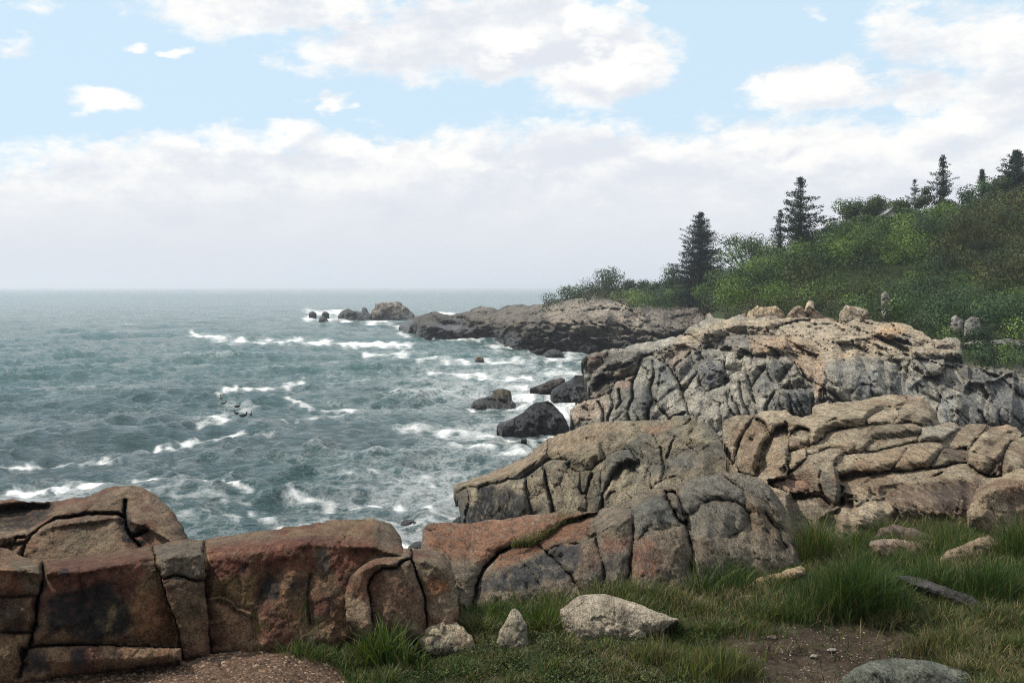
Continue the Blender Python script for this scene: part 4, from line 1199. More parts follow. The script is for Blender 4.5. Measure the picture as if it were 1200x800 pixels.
# ---- grey cliffs with tan crown
FO = [(668, 480), (674, 472), (695, 462), (688, 444), (684, 434), (681, 424), (685.5, 417), (702.5, 412.7), (709.6, 409), (731, 408.5), (739, 404), (759, 400), (780, 397), (800, 392),
      (810.5, 381.5), (826, 374.5), (831.5, 366.6), (836.7, 372.7), (850.7, 374.5), (866.5, 368), (872, 371), (922, 372), (940, 372), (968, 372.7), (983.7, 376), (1012, 374), (1028, 377),
      (1046, 377), (1068, 382), (1080, 388), (1092, 398), (1100, 398), (1120, 395), (1127, 402), (1128, 414), (1128, 424), (1134, 429), (1160, 432), (1180, 432), (1200, 436), (1300, 446),
      (1300, 540), (1100, 535), (1000, 515), (900, 515), (800, 522), (700, 522), (674, 512)]
build_rock('rock_cliff', 'jagged grey cliff topped by tan granite humps between the sea ledge and the wooded hill', 'rock', FO,
    [[(668, 515, 52), (750, 522, 47), (850, 522, 42), (950, 515, 40), (1050, 520, 40), (1150, 535, 38), (1300, 540, 38)],
     [(668, 482, 55), (690, 464, 56), (745, 428, 57), (800, 408, 55), (830, 412, 52), (860, 415, 50), (900, 419, 48), (940, 430, 47), (960, 426, 47), (1000, 421, 46), (1060, 421, 46), (1080, 426, 46), (1130, 431, 45), (1200, 440, 43), (1300, 450, 43)],
     [(668, 478, 57), (690, 424, 65), (740, 406, 65), (800, 392, 64), (850, 375, 63), (900, 370, 62), (955, 370, 61), (1010, 370, 60), (1068, 382, 57), (1100, 397, 54), (1130, 412, 51), (1200, 436, 46.5), (1300, 445, 46.5)]],
    cracks=[(zg([(100, 430), (170, 410), (250, 410), (282, 430), (292, 520), (240, 590), (160, 622), (110, 560), (100, 430)]), 1.5, 5), (zg([(405, 400), (430, 500), (450, 560), (470, 640), (510, 800)]), 1.7, 8),
            (zg([(590, 400), (540, 480), (480, 560), (450, 620)]), 1.3), (zg([(330, 660), (370, 720), (410, 860)]), 1.5), (zg([(380, 550), (400, 680), (440, 760), (460, 860)]), 1.3), (zg([(240, 590), (300, 560), (330, 520), (405, 490)]), 1.3),
            (zg([(680, 602), (865, 602)]), 1.4), (zg([(700, 602), (720, 720), (745, 800)]), 1.4), (zg([(862, 545), (872, 650), (866, 800)]), 2.6, 14), (zg([(80, 355), (150, 330), (240, 320), (330, 330), (360, 382), (440, 360), (540, 370), (640, 382), (705, 385)]), 1.4, 5),
            (zg([(695, 250), (700, 300), (700, 385), (760, 402), (802, 350)]), 1.5), (zg([(225, 300), (250, 270), (300, 240), (430, 235), (600, 240), (740, 250), (800, 290), (880, 320), (930, 372), (960, 440), (1000, 425)]), 1.6, 6),
            (zg([(590, 225), (600, 200), (660, 178), (760, 150), (900, 140)]), 1.0), (zg([(700, 240), (830, 232), (872, 200), (940, 180), (1050, 190), (1143, 230)]), 1.2), (zg([(310, 330), (320, 280)]), .9), (zg([(460, 240), (482, 300), (470, 362)]), 1.0),
            (zg([(50, 330), (62, 420), (100, 480), (30, 600), (0, 640)]), 1.5), (zg([(200, 215), (130, 300), (100, 330)]), 1.3), (zg([(950, 600), (945, 690), (915, 690), (925, 610), (950, 600)]), 2.0, 9), (zg([(1000, 430), (980, 520), (1010, 600), (1060, 700), (1070, 860)]), 1.5),
            (zg([(550, 440), (590, 540), (620, 620), (560, 720), (540, 860)]), 1.3), (zg([(760, 420), (800, 480), (830, 540), (865, 545)]), 1.4), (zg([(680, 602), (620, 560), (590, 540)]), 1.2), (zg([(0, 250), (60, 235), (130, 300)]), 1.0), (zg([(640, 560), (700, 480), (760, 420), (700, 385)]), 1.2),
            (zf([(180, 120), (210, 240), (245, 330), (250, 430)]), 1.0), (zf([(205, 330), (250, 242), (330, 180), (370, 130), (395, 80)]), 1.4), (zf([(250, 430), (300, 320), (440, 300), (500, 310)]), 1.3), (zf([(400, 420), (440, 322), (560, 280), (605, 270), (620, 200), (640, 150)]), 1.9, 8),
            (zf([(340, 240), (480, 210), (560, 180), (640, 130), (760, 110), (900, 60), (1000, 0)]), 1.5, 6), (zf([(605, 270), (570, 380), (582, 460), (540, 560), (550, 660), (560, 800)]), 1.7, 7), (zf([(740, 160), (752, 280), (720, 380), (742, 480), (700, 560), (700, 800)]), 1.6, 7),
            (zf([(760, 130), (850, 190), (900, 240), (960, 340), (982, 440), (1022, 520), (1060, 700)]), 1.6, 7), (zf([(390, 440), (412, 550), (370, 620), (360, 800)]), 1.4), (zf([(290, 500), (332, 570), (330, 700)]), 1.2), (zf([(742, 480), (830, 590), (880, 642), (1000, 592)]), 1.5),
            (zf([(460, 400), (480, 500), (440, 560)]), 1.2), (zf([(400, 420), (300, 460), (200, 480), (90, 520)]), 1.3), (zf([(760, 130), (860, 165), (985, 80), (1050, 60)]), 1.7), (zf([(1050, 60), (1080, 170), (1040, 250), (960, 340)]), 1.6),
            (zh([(245, 370), (240, 480), (238, 640)]), 1.6, 7), (zh([(130, 560), (132, 510), (180, 450), (245, 405)]), 1.2), (zh([(50, 385), (148, 380), (140, 440), (100, 500), (90, 600)]), 1.4), (zh([(300, 410), (320, 500), (310, 600)]), 1.1), (zh([(300, 420), (392, 440), (398, 560)]), 1.3),
            (zh([(0, 355), (240, 362), (400, 345), (450, 352), (730, 345), (770, 395)]), 1.5, 6), (zh([(450, 352), (452, 385), (520, 440), (500, 470), (420, 520)]), 1.3), (zh([(640, 350), (640, 400), (620, 440), (545, 460)]), 1.0),
            (zh([(770, 395), (775, 480), (732, 560), (700, 620), (690, 760)]), 2.2, 10), (zh([(860, 480), (905, 560), (880, 640), (890, 760)]), 1.9, 8), (zh([(1040, 430), (1032, 560), (1020, 760)]), 2.2, 10), (zh([(775, 480), (862, 490), (920, 480), (1000, 440), (1040, 430)]), 1.5),
            (zh([(510, 500), (520, 540), (600, 592), (682, 560), (732, 560)]), 1.6), (zh([(590, 620), (640, 700), (650, 790)]), 1.3), (zh([(100, 150), (160, 190), (190, 222), (240, 150), (305, 135)]), 1.3), (zh([(190, 222), (100, 235), (0, 250)]), 1.2),
            (zh([(190, 222), (330, 245), (450, 290), (560, 252)]), 1.3), (zh([(320, 240), (350, 212), (420, 220), (470, 280)]), 1.1), (zh([(560, 240), (582, 290), (740, 300)]), 1.3), (zh([(450, 290), (440, 320), (450, 352)]), 1.1), (zh([(400, 440), (500, 455), (545, 460)]), 1.0)],
    rnd=4, bulge=.8, round_edge=4.5, n1=3.5, n2=2.0, n3=1.1, fac=8.5, fsize=19, fstretch=(1, 1, 2.0), frot=.45, fac2=2.4, fedge=.5, warp=1.2, veins=1.6,
    colour=((.205, .19, .16), (.31, .28, .225), (.15, .145, .13)),
    patches=[([(800, 392), (850, 374), (925, 368), (1000, 372), (1060, 376), (1100, 396), (1128, 410), (1100, 418), (980, 418), (960, 424), (925, 412), (900, 392), (850, 392), (820, 400), (790, 404)], (.43, .34, .235), .85, 3),
             (zg([(440, 250), (740, 250), (900, 330), (960, 440), (940, 600), (900, 680), (870, 560), (800, 480), (700, 390), (460, 350)]), (.37, .255, .165), .85, 2), (zg([(1000, 420), (1143, 380), (1143, 560), (1000, 560)]), (.20, .195, .17), .7, 3),
             (zf([(800, 100), (1000, 0), (1100, 0), (1060, 100), (960, 250), (880, 200)]), (.33, .25, .185), .75, 3), (zf([(420, 380), (460, 310), (590, 275), (560, 380)]), (.30, .19, .14), .8, 2), (zf([(90, 700), (60, 540), (250, 440), (400, 460), (330, 620), (200, 660)]), (.27, .19, .135), .75, 3),
             (zf([(150, 170), (180, 120), (300, 90), (380, 90), (600, 60), (640, 180), (590, 270), (400, 300), (400, 420), (250, 430), (200, 310)]), (.060, .052, .042), .9, 2), (zf([(210, 130), (300, 90), (360, 100), (300, 190), (220, 220)]), (.17, .10, .065), .7, 2),
             (zf([(450, 200), (570, 190), (600, 250), (440, 290)]), (.14, .11, .08), .6, 2), (zg([(120, 430), (280, 420), (290, 520), (200, 600), (120, 560)]), (.065, .068, .075), .9, 1.5), (zg([(690, 610), (860, 605), (860, 800), (720, 800)]), (.065, .075, .08), .85, 2),
             (zg([(560, 420), (700, 470), (620, 600), (500, 620)]), (.13, .135, .13), .6, 2), (zh([(770, 480), (860, 490), (830, 600), (900, 740), (700, 740)]), (.085, .088, .092), .8, 2), (zh([(920, 480), (1030, 440), (1030, 760), (900, 760)]), (.09, .092, .095), .8, 2.5),
             (zh([(1050, 500), (1300, 500), (1300, 760), (1030, 760)]), (.10, .10, .10), .8, 3), (zh([(250, 170), (340, 150), (450, 180), (380, 210), (280, 240), (200, 240)]), (.42, .26, .14), .75, 2), (zh([(340, 220), (430, 215), (450, 280), (390, 280)]), (.14, .14, .12), .8, 1.5),
             (zh([(130, 450), (240, 410), (240, 570), (130, 570)]), (.12, .13, .135), .7, 2), (zh([(300, 430), (390, 440), (390, 560), (310, 560)]), (.08, .08, .075), .8, 2), (zh([(590, 600), (680, 570), (680, 740), (640, 740)]), (.20, .22, .22), .7, 2), (zg([(970, 390), (1143, 340), (1143, 390), (1000, 420)]), (.42, .30, .19), .8, 2),
             (zf([(690, 170), (820, 180), (930, 340), (920, 480), (760, 400)]), (.15, .155, .14), .6, 3), (zf([(660, 500), (740, 500), (740, 620), (640, 620)]), (.03, .03, .032), .8, 2)],
    seed=8, thick=.9, tide=1.4, minblock=70, K=1.0, cdark=.06, tone=1.12, tilt=.30, ghigh=2.4, amp=1.2, pillow=.2, terrace=1.0, gpil=1.6)

# tan boulders resting on the crown of the cliff
for nm, lab, pts, dd_, sd_, colr in (
    ('boulder', 'blocky sunlit tan boulder, largest of those perched on the cliff top below the shrubs', zg([(425, 215), (415, 140), (440, 85), (500, 45), (545, 55), (620, 45), (675, 85), (690, 150), (600, 190), (580, 215), (500, 225)]), 62.5, 21, ((.44, .32, .20), (.50, .39, .26))),
    ('boulder', 'wedge of tan rock leaning on the left side of the largest cliff-top boulder', zg([(290, 150), (350, 120), (420, 90), (430, 140), (425, 215), (370, 230), (350, 190)]), 63, 22, ((.33, .25, .18), (.42, .32, .22))),
    ('boulder', 'small pinkish knob standing at the left end of the cliff crown', zg([(130, 190), (150, 150), (155, 105), (180, 93), (205, 110), (210, 150), (230, 200)]), 64, 23, ((.30, .23, .17), (.40, .28, .19))),
    ('boulder', 'rounded brownish boulder right of the largest cliff-top boulder', zg([(690, 160), (700, 110), (740, 60), (800, 50), (830, 100), (840, 160)]), 62, 24, ((.28, .21, .15), (.36, .27, .19))),
    ('boulder', 'small pale stone standing on the rounded brownish cliff-top boulder', zg([(815, 80), (830, 30), (850, 8), (880, 22), (885, 70), (850, 100)]), 62, 25, ((.42, .33, .23), (.48, .38, .27))),
    ('boulder', 'low reddish rubble rock under the shrubs on the cliff top', zg([(840, 160), (850, 95), (890, 70), (950, 120), (1000, 130), (1040, 165), (940, 175)]), 61.8, 26, ((.20, .13, .09), (.28, .19, .13))),
    ('boulder', 'squarish pale boulder with a rusty left face against the shrubs', zh([(25, 140), (18, 80), (55, 35), (110, 45), (185, 65), (190, 120), (150, 150), (80, 155)]), 60.5, 27, ((.36, .28, .20), (.44, .36, .27))),
    ('standing_stone', 'narrow pale upright rock poking out of the hillside shrubs', Zm(860, 160, 3.076, [(530, 570), (545, 557), (560, 570), (562, 640), (545, 655), (533, 620)]), 62, 28, ((.34, .31, .25), (.42, .38, .30))),
    ('boulder', 'pale grey outcrop at right in the shrubs, left of two', zh([(665, 170), (675, 110), (700, 95), (745, 130), (740, 190), (700, 205)]), 57.5, 29, ((.23, .22, .20), (.33, .30, .26))),
    ('boulder', 'grey outcrop at right in the shrubs, right of two', zh([(750, 220), (755, 130), (790, 105), (835, 110), (850, 160), (830, 220)]), 57, 30, ((.20, .19, .17), (.28, .27, .24))),
    ('rock_shelf', 'thin flat grey shelf of rock below the shrubs at the right edge', zh([(745, 262), (800, 245), (950, 240), (1000, 232), (1100, 245), (1260, 250), (1260, 275), (900, 272), (780, 275)]), 56, 31, ((.19, .19, .175), (.26, .25, .22)))):
    ys = [p[1] for p in pts]
    build_rock(nm, lab, 'rock' if nm != 'boulder' else 'boulder', pts,
               [[(min(p[0] for p in pts) - 5, max(ys), dd_ - .4), (max(p[0] for p in pts) + 5, max(ys), dd_ - .4)],
                [(min(p[0] for p in pts) - 5, min(ys) + 4, dd_ + .3), (max(p[0] for p in pts) + 5, min(ys) + 4, dd_ + .3)]],
               rnd=4, round_edge=3.5, n1=2.5, n2=1.6, n3=.7, fac=3.4, fsize=13, fac2=1.2, colour=colr, seed=sd_, step=1.25, amp=.4)

# ---- far headland
build_rock('rock_headland', 'distant low rocky point below the trees, dark with seaweed along the water', 'headland',
    [(467, 384), (470, 379), (478, 375), (488, 370.5), (506, 365), (527, 369), (540, 367), (558, 360), (577, 360), (584, 363), (595, 357.4), (617, 358), (640, 355), (668, 351),
     (697.7, 346), (710, 350), (730, 350), (748, 356), (770, 360), (795, 358), (826, 358), (850, 358), (870, 420), (800, 425), (740, 422), (680, 418), (640, 414), (600, 411), (577, 401), (500, 400), (475, 395)],
    [[(467, 398, 170), (500, 400, 152), (577, 401, 150), (610, 412, 124), (668, 419, 118), (740, 422, 116), (870, 422, 108)],
     [(467, 383, 188), (500, 379, 175), (577, 381, 170), (610, 388, 148), (668, 388, 140), (740, 388, 136), (870, 390, 122)],
     [(467, 380, 195), (506, 366, 200), (558, 361, 205), (617, 360, 185), (668, 353, 160), (697, 348, 158), (741, 353, 150), (760, 366, 142), (800, 364, 132), (870, 362, 118)]],
    cracks=[(zi([(885, 240), (900, 252), (962, 240), (992, 200), (980, 160)]), 1.3, 5), (zi([(640, 180), (730, 142), (860, 110), (890, 150)]), 1.1), (zi([(420, 290), (520, 270), (640, 282), (860, 292), (1000, 290), (1110, 270), (1200, 290)]), 1.5, 6),
            (zi([(430, 250), (600, 200), (700, 240), (885, 240)]), 1.1), (zi([(420, 120), (460, 200), (430, 250), (380, 330)]), 1.4, 6), (zi([(1060, 110), (1100, 180), (1080, 270)]), 1.1), (zi([(900, 75), (1000, 120), (1130, 130), (1200, 180)]), 1.1),
            ([(747, 358), (758, 370), (766, 388), (760, 412)], 2.0, 8), ([(766, 388), (780, 372), (800, 366)], 1.2), ([(505, 366), (520, 380), (560, 384), (590, 375)], 1.2), ([(540, 368), (560, 384), (600, 396)], 1.1)],
    rnd=3, bulge=.9, round_edge=3, n1=3, n2=2.4, n3=1.2, fac=10.0, fsize=13, fstretch=(1.9, 1, .8), frot=.18, fac2=4.0, fedge=.5, warp=1.2,
    colour=((.15, .135, .115), (.27, .235, .19), (.11, .10, .09)),
    patches=[([(640, 358), (745, 352), (760, 385), (740, 396), (690, 392), (640, 376)], (.40, .33, .26), .9, 2), ([(467, 375), (560, 362), (600, 372), (640, 395), (600, 410), (467, 400)], (.10, .09, .075), .7, 3), ([(540, 372), (620, 364), (620, 384), (560, 384)], (.26, .215, .165), .6, 3), (zi([(890, 150), (985, 150), (990, 200), (900, 245)]), (.19, .165, .145), .8, 1.5),
             (zi([(940, 90), (1080, 80), (1100, 140), (920, 120)]), (.42, .37, .29), .8, 2), (zi([(570, 110), (680, 110), (650, 150), (560, 150)]), (.36, .31, .23), .7, 2), ([(770, 362), (835, 360), (830, 378), (780, 392)], (.22, .18, .15), .7, 2)],
    seed=9, thick=1.0, tide=2.4, step=1.25, minblock=50, K=1.8, amp=1.15, cdark=.05, pillow=.1, tone=.78, terrace=1.0, gpil=1.6, ghigh=2.2, tilt=.3)

# ---- rocks standing in the water
def sea_rock(name, lab, pts, d, sd_, colr=None, fac=3.2, tide=1.2, rnd=3.5, step=1.25, group=None, top=None, lean=1.5):
    ys = [p[1] for p in pts]
    xs = [p[0] for p in pts]
    wdt = (max(xs) - min(xs)) * d / F
    build_rock(name, lab, 'rock', pts,
               [[(min(xs) - 5, max(ys), d - .15 * wdt), (max(xs) + 5, max(ys), d - .15 * wdt)], [(min(xs) - 5, min(ys), d + .25 * wdt * lean), (max(xs) + 5, min(ys), d + .25 * wdt * lean)]],
               rnd=rnd, round_edge=rnd, n1=2.5, n2=1.8, n3=.9, fac=fac, fsize=12, fac2=1.4, colour=colr or ((.10, .095, .085), (.17, .15, .125)), seed=sd_, tide=tide, step=step, amp=.5, group=group, minblock=1e9)


sea_rock('islet', 'low brown rocky islet standing off the distant point with surf at its foot', zj([(555, 310), (565, 250), (572, 225), (595, 205), (600, 170), (680, 162), (760, 152), (800, 162), (815, 185), (845, 200), (870, 225), (915, 275), (905, 310), (760, 318)]), 242, 41, ((.16, .14, .12), (.22, .19, .15)), 3.5, 2.2)
sea_rock('sea_rock', 'dark broken rock just left of the brown islet', zj([(305, 268), (325, 240), (385, 210), (430, 230), (490, 242), (500, 200), (530, 205), (545, 240), (562, 250), (560, 318), (480, 316), (440, 318), (385, 316), (340, 285)]), 240, 42, ((.05, .05, .05), (.10, .09, .08)), 3, 3)
sea_rock('sea_rock', 'small pointed dark rock in surf left of the islet', zj([(152, 325), (160, 280), (190, 258), (222, 290), (245, 325)]), 226, 43, ((.05, .05, .05), (.08, .075, .07)), 2, 2)
sea_rock('sea_rock', 'low dark rock at the far left of the islet group', zj([(72, 258), (85, 238), (110, 230), (138, 245), (142, 262)]), 256, 44, ((.05, .05, .05), (.08, .075, .07)), 2, 2, 2.5)
sea_rock('sea_rock', 'tiny low rock between surf patches left of the islet', zj([(180, 255), (190, 236), (212, 231), (238, 248), (240, 258)]), 256, 45, None, 1.5, 2, 2.5)
sea_rock('sea_rock', 'flat dark rock awash in front of the islet', zj([(425, 400), (440, 382), (475, 380), (485, 402)]), 184, 46, ((.04, .04, .04), (.07, .07, .065)), 1.2, 2, 2)
sea_rock('sea_rock', 'large black angular rock in the surf below the cliff', zm_([(218, 352), (240, 330), (300, 310), (340, 280), (372, 255), (430, 245), (462, 270), (492, 300), (512, 340), (522, 380), (520, 420), (440, 425), (370, 410), (300, 398), (240, 392)]), 52.5, 47, ((.022, .023, .026), (.045, .046, .05)), 4.5, 1.6)
sea_rock('sea_rock', 'brown flat-backed rock with a dark hump awash off the cliff', zm_([(112, 272), (120, 250), (140, 238), (200, 222), (205, 202), (250, 195), (276, 205), (282, 242), (300, 262), (285, 292), (160, 292)]), 66, 48, ((.09, .075, .055), (.14, .115, .08)), 2.5, .9)
sea_rock('sea_rock', 'black jagged rock where surf breaks at the cliff foot', zm_([(440, 225), (448, 200), (482, 178), (520, 160), (545, 138), (586, 140), (602, 190), (625, 215), (600, 262), (570, 262), (500, 250), (445, 240)]), 69, 49, ((.018, .018, .02), (.03, .03, .032)), 4, 2)
sea_rock('sea_rock', 'thin dark rock spur running out into the surf beside the cliff foot', zm_([(352, 196), (400, 178), (440, 160), (485, 148), (505, 158), (480, 182), (440, 200), (400, 208)]), 74, 50, ((.05, .048, .045), (.09, .08, .07)), 1.5, .4, 2)
sea_rock('sea_rock', 'small dark rock off the shore between the two points', zm_([(400, 66), (412, 52), (430, 36), (455, 30), (482, 38), (498, 58), (490, 76), (420, 76)]), 112, 51, ((.025, .025, .027), (.045, .043, .04)), 2.5, 1.6)
sea_rock('sea_rock', 'small rust-brown rock in the white water', zm_([(128, 92), (130, 74), (140, 62), (158, 62), (168, 80), (166, 94)]), 108, 52, ((.16, .10, .07), (.20, .14, .09)), 1.5, .3, 2.5)
sea_rock('sea_rock', 'low reddish reef nearest the distant point', zi([(270, 360), (285, 342), (330, 340), (380, 343), (395, 368), (300, 372)]), 134, 53, ((.12, .08, .065), (.15, .11, .08)), 1.5, .5, 2)
sea_rock('sea_rock', 'flat dark reef left in the shallows of the distant point', zi([(-5, 352), (5, 332), (35, 325), (70, 333), (80, 352)]), 152, 54, ((.08, .065, .055), (.12, .09, .07)), 1.5, .5, 2)
sea_rock('sea_rock', 'thin reddish strip of reef in the middle of the shallows', zi([(155, 343), (165, 330), (215, 326), (250, 334), (245, 348)]), 148, 55, ((.11, .07, .055), (.13, .09, .07)), 1.2, .4, 2)
sea_rock('sea_rock', 'black wet rock in the gap between the red ledge and the red slab', z3([(325, 240), (328, 205), (345, 165), (372, 140), (412, 138), (442, 158), (472, 190), (480, 235), (470, 270), (400, 262)]), 34.5, 56, ((.022, .022, .024), (.04, .04, .042)), 3.5, 1.5)
sea_rock('sea_rock', 'small smooth black rock low in the gap beside the red slab', z3([(385, 320), (395, 298), (425, 276), (470, 270), (495, 285), (500, 330)]), 30, 57, ((.02, .022, .026), (.03, .032, .038)), 2, 1.5)
sea_rock('sea_rock', 'tiny black rock awash in front of the large black rock', zm_([(318, 412), (322, 400), (334, 396), (345, 408), (342, 416)]), 50, 58, ((.02, .02, .022), (.03, .03, .03)), 1, 1.5, 2)
sea_rock('sea_rock', 'dark wet foot of rock at the blunt tip of the sea ledge', z6([(50, 765), (70, 735), (110, 712), (150, 740), (150, 790), (60, 790)]), 33, 59, ((.03, .03, .033), (.05, .05, .052)), 2, 1.5, 2.5)

# ---- loose stones in the turf
def stone(lab, pts, colr, sd_, sink=5, st=1.25, patches=(), cracks=(), lean=1.0, fac=2.2, name='stone', bulge=.6, n2=1.6, dt=None):
    ys = [p[1] for p in pts]
    xs = [p[0] for p in pts]
    yb = max(ys)
    g0 = ground_at([np.mean(xs)], [yb])[0]
    d = g0[1] if dt is None else dt
    pts = [(p[0], p[1] + (sink if p[1] > yb - .35 * (yb - min(ys)) else 0)) for p in pts]
    wdt = (max(xs) - min(xs)) * d / F
    hh = (yb - min(ys)) * d / F
    dep = min(wdt, hh * 2.2) * .45 * lean
    build_rock(name, lab, 'rock', pts,
               [[(min(xs) - 5, yb + sink, d - .04), (max(xs) + 5, yb + sink, d - .04)], [(min(xs) - 5, min(ys) + .3 * (yb - min(ys)), d + dep * .5), (max(xs) + 5, min(ys) + .3 * (yb - min(ys)), d + dep * .5)],
                [(min(xs) - 5, min(ys), d + dep * 1.3), (max(xs) + 5, min(ys), d + dep * 1.3)]],
               cracks=cracks, rnd=7, round_edge=5 if st > 1 else 2, n1=3 * (st > 1), n2=n2 * st / 1.25, n3=.8 * st / 1.25, fac=fac, fsize=20, fac2=.9, colour=colr, seed=sd_, step=st, amp=.5 * st / 1.25, patches=patches, minblock=1e9, tone=.72)


stone('pale pyramid-shaped stone in the turf, leftmost of three', zl([(92, 275), (130, 235), (165, 205), (192, 188), (225, 210), (270, 245), (300, 280), (310, 320), (240, 335), (150, 325), (110, 300)]), ((.38, .31, .21), (.46, .38, .26)), 61,
      patches=[(zl([(130, 280), (240, 270), (250, 340), (130, 330)]), (.10, .095, .08), .7, 2), (zl([(240, 230), (310, 290), (310, 340), (240, 320)]), (.17, .11, .07), .7, 2)])
stone('narrow pointed stone in the turf, middle of three', zl([(385, 270), (400, 240), (425, 200), (440, 170), (455, 165), (475, 185), (495, 220), (500, 270), (505, 305), (440, 312), (390, 303)]), ((.33, .28, .20), (.40, .34, .25)), 62,
      patches=[(zl([(460, 180), (500, 220), (505, 300), (480, 300)]), (.12, .12, .10), .6, 2)])
stone('broad pale tapering stone in the turf, largest of three', zl([(620, 170), (660, 140), (700, 115), (760, 112), (810, 118), (880, 140), (960, 170), (1060, 205), (1000, 235), (940, 255), (900, 280), (820, 270), (760, 275), (680, 278), (640, 250), (625, 220)]), ((.40, .33, .24), (.48, .41, .31)), 63,
      patches=[(zl([(840, 160), (880, 160), (860, 240), (840, 240)]), (.14, .12, .10), .6, 2)])
stone('long tan slab lying in the grass below the rounded grey ledge', zk([(100, 282), (150, 260), (250, 235), (330, 208), (350, 225), (345, 245), (280, 268), (180, 292), (110, 308)]), ((.33, .235, .13), (.38, .28, .165)), 64, fac=1.2)
stone('short tan slab half buried in grass just below the long tan slab', zk([(60, 342), (100, 322), (150, 318), (155, 336), (90, 348)]), ((.28, .20, .115), (.33, .25, .15)), 65, fac=1)
stone('small flat stone showing between grass clumps', zk([(390, 186), (420, 170), (500, 165), (505, 182), (440, 194)]), ((.22, .19, .13), (.27, .22, .15)), 66, fac=1)
stone('flat reddish stone with a pale top edge amid the grass', zk([(592, 128), (600, 108), (640, 104), (690, 102), (760, 110), (822, 108), (832, 150), (790, 172), (700, 168), (620, 150)]), ((.24, .15, .10), (.30, .21, .15)), 67, fac=1.6,
      patches=[(zk([(592, 128), (600, 102), (760, 105), (830, 105), (820, 118), (650, 116)]), (.42, .35, .26), .8, 1.5)])
stone('tan wedge stone pointing up to the right in the grass', zk([(862, 168), (900, 148), (960, 128), (1020, 100), (1062, 88), (1085, 105), (1102, 125), (1092, 155), (1000, 180), (870, 190)]), ((.32, .24, .15), (.37, .28, .18)), 68, fac=2)
stone('low brown slab flush with the turf in front of the stepped slabs', zk([(620, 95), (640, 60), (690, 45), (760, 60), (830, 85), (880, 100), (820, 110), (700, 112)]), ((.17, .12, .085), (.21, .155, .11)), 69, fac=1, sink=2)
stone('long dark grey slab slanting through the grass at right', zk([(690, 245), (740, 246), (820, 262), (880, 285), (960, 312), (1030, 342), (1075, 365), (1092, 388), (1040, 388), (960, 362), (880, 335), (800, 300), (740, 275)]), ((.060, .055, .052), (.085, .078, .072)), 70, fac=1.0, sink=2, n2=.9)
stone('flat grey-green lichened rock at the bottom edge of the picture', zk([(470, 700), (490, 640), (560, 598), (620, 578), (700, 569), (800, 575), (900, 598), (980, 622), (1015, 660), (1030, 720), (500, 740)]), ((.105, .11, .085), (.14, .145, .115)), 71, fac=1.2)
for q, (cx_, cy_, rr) in enumerate(((954, 768, 5.5), (975, 761, 6.0), (1144, 786, 4.0), (1177, 762, 3.5), (905, 746, 7), (1015, 780, 3))):
    pts = [(cx_ + rr * (.6 + .5 * _rnd[q * 9 + j, 0]) * cos(a) * 1.1, cy_ + rr * (.6 + .5 * _rnd[q * 9 + j, 1]) * sin(a) * .42) for j, a in enumerate(np.linspace(0, 2 * pi, 8)[:-1])]
    stone(['white chip lying on bare earth, left one of the pair', 'white chip lying on bare earth, right one of the pair', 'small pale pebble at the bottom right beside the grey rock', 'tiny pale pebble in the straw near the right edge',
           'brownish pebble at the left end of the bare earth', 'tiny pale pebble just above the grey rock'][q], pts, ((.5, .44, .36), (.6, .55, .45)) if q < 4 else ((.2, .17, .13), (.25, .2, .15)), 80 + q, sink=.5, name='pebble', fac=.3, st=.5)

# ================================================================== vegetation on the hill
VB = np.array([(600, 352), (622, 362), (660, 354), (697, 349), (720, 350), (745, 355), (760, 366), (800, 362), (840, 364), (870, 362), (925, 354), (945, 356), (970, 366), (1012, 364),
               (1040, 366), (1070, 380), (1100, 394), (1127, 396), (1200, 396), (1400, 402)], float)      # where the shrubs meet the rock
VC = np.array([(600, 362), (620, 356), (640, 347), (680, 337), (745, 331), (770, 330), (800, 322), (840, 312), (862, 302), (900, 288), (930, 274), (960, 258), (985, 242), (1040, 235), (1080, 228),
               (1130, 222), (1160, 214), (1200, 203), (1260, 190), (1400, 170), (1800, 150)], float)      # the skyline of the shrubs
GREEN, BRIGHT, DARK, OLIVE, RUST = map(np.array, ((.050, .088, .022), (.084, .132, .027), (.024, .046, .019), (.070, .078, .025), (.064, .060, .026)))


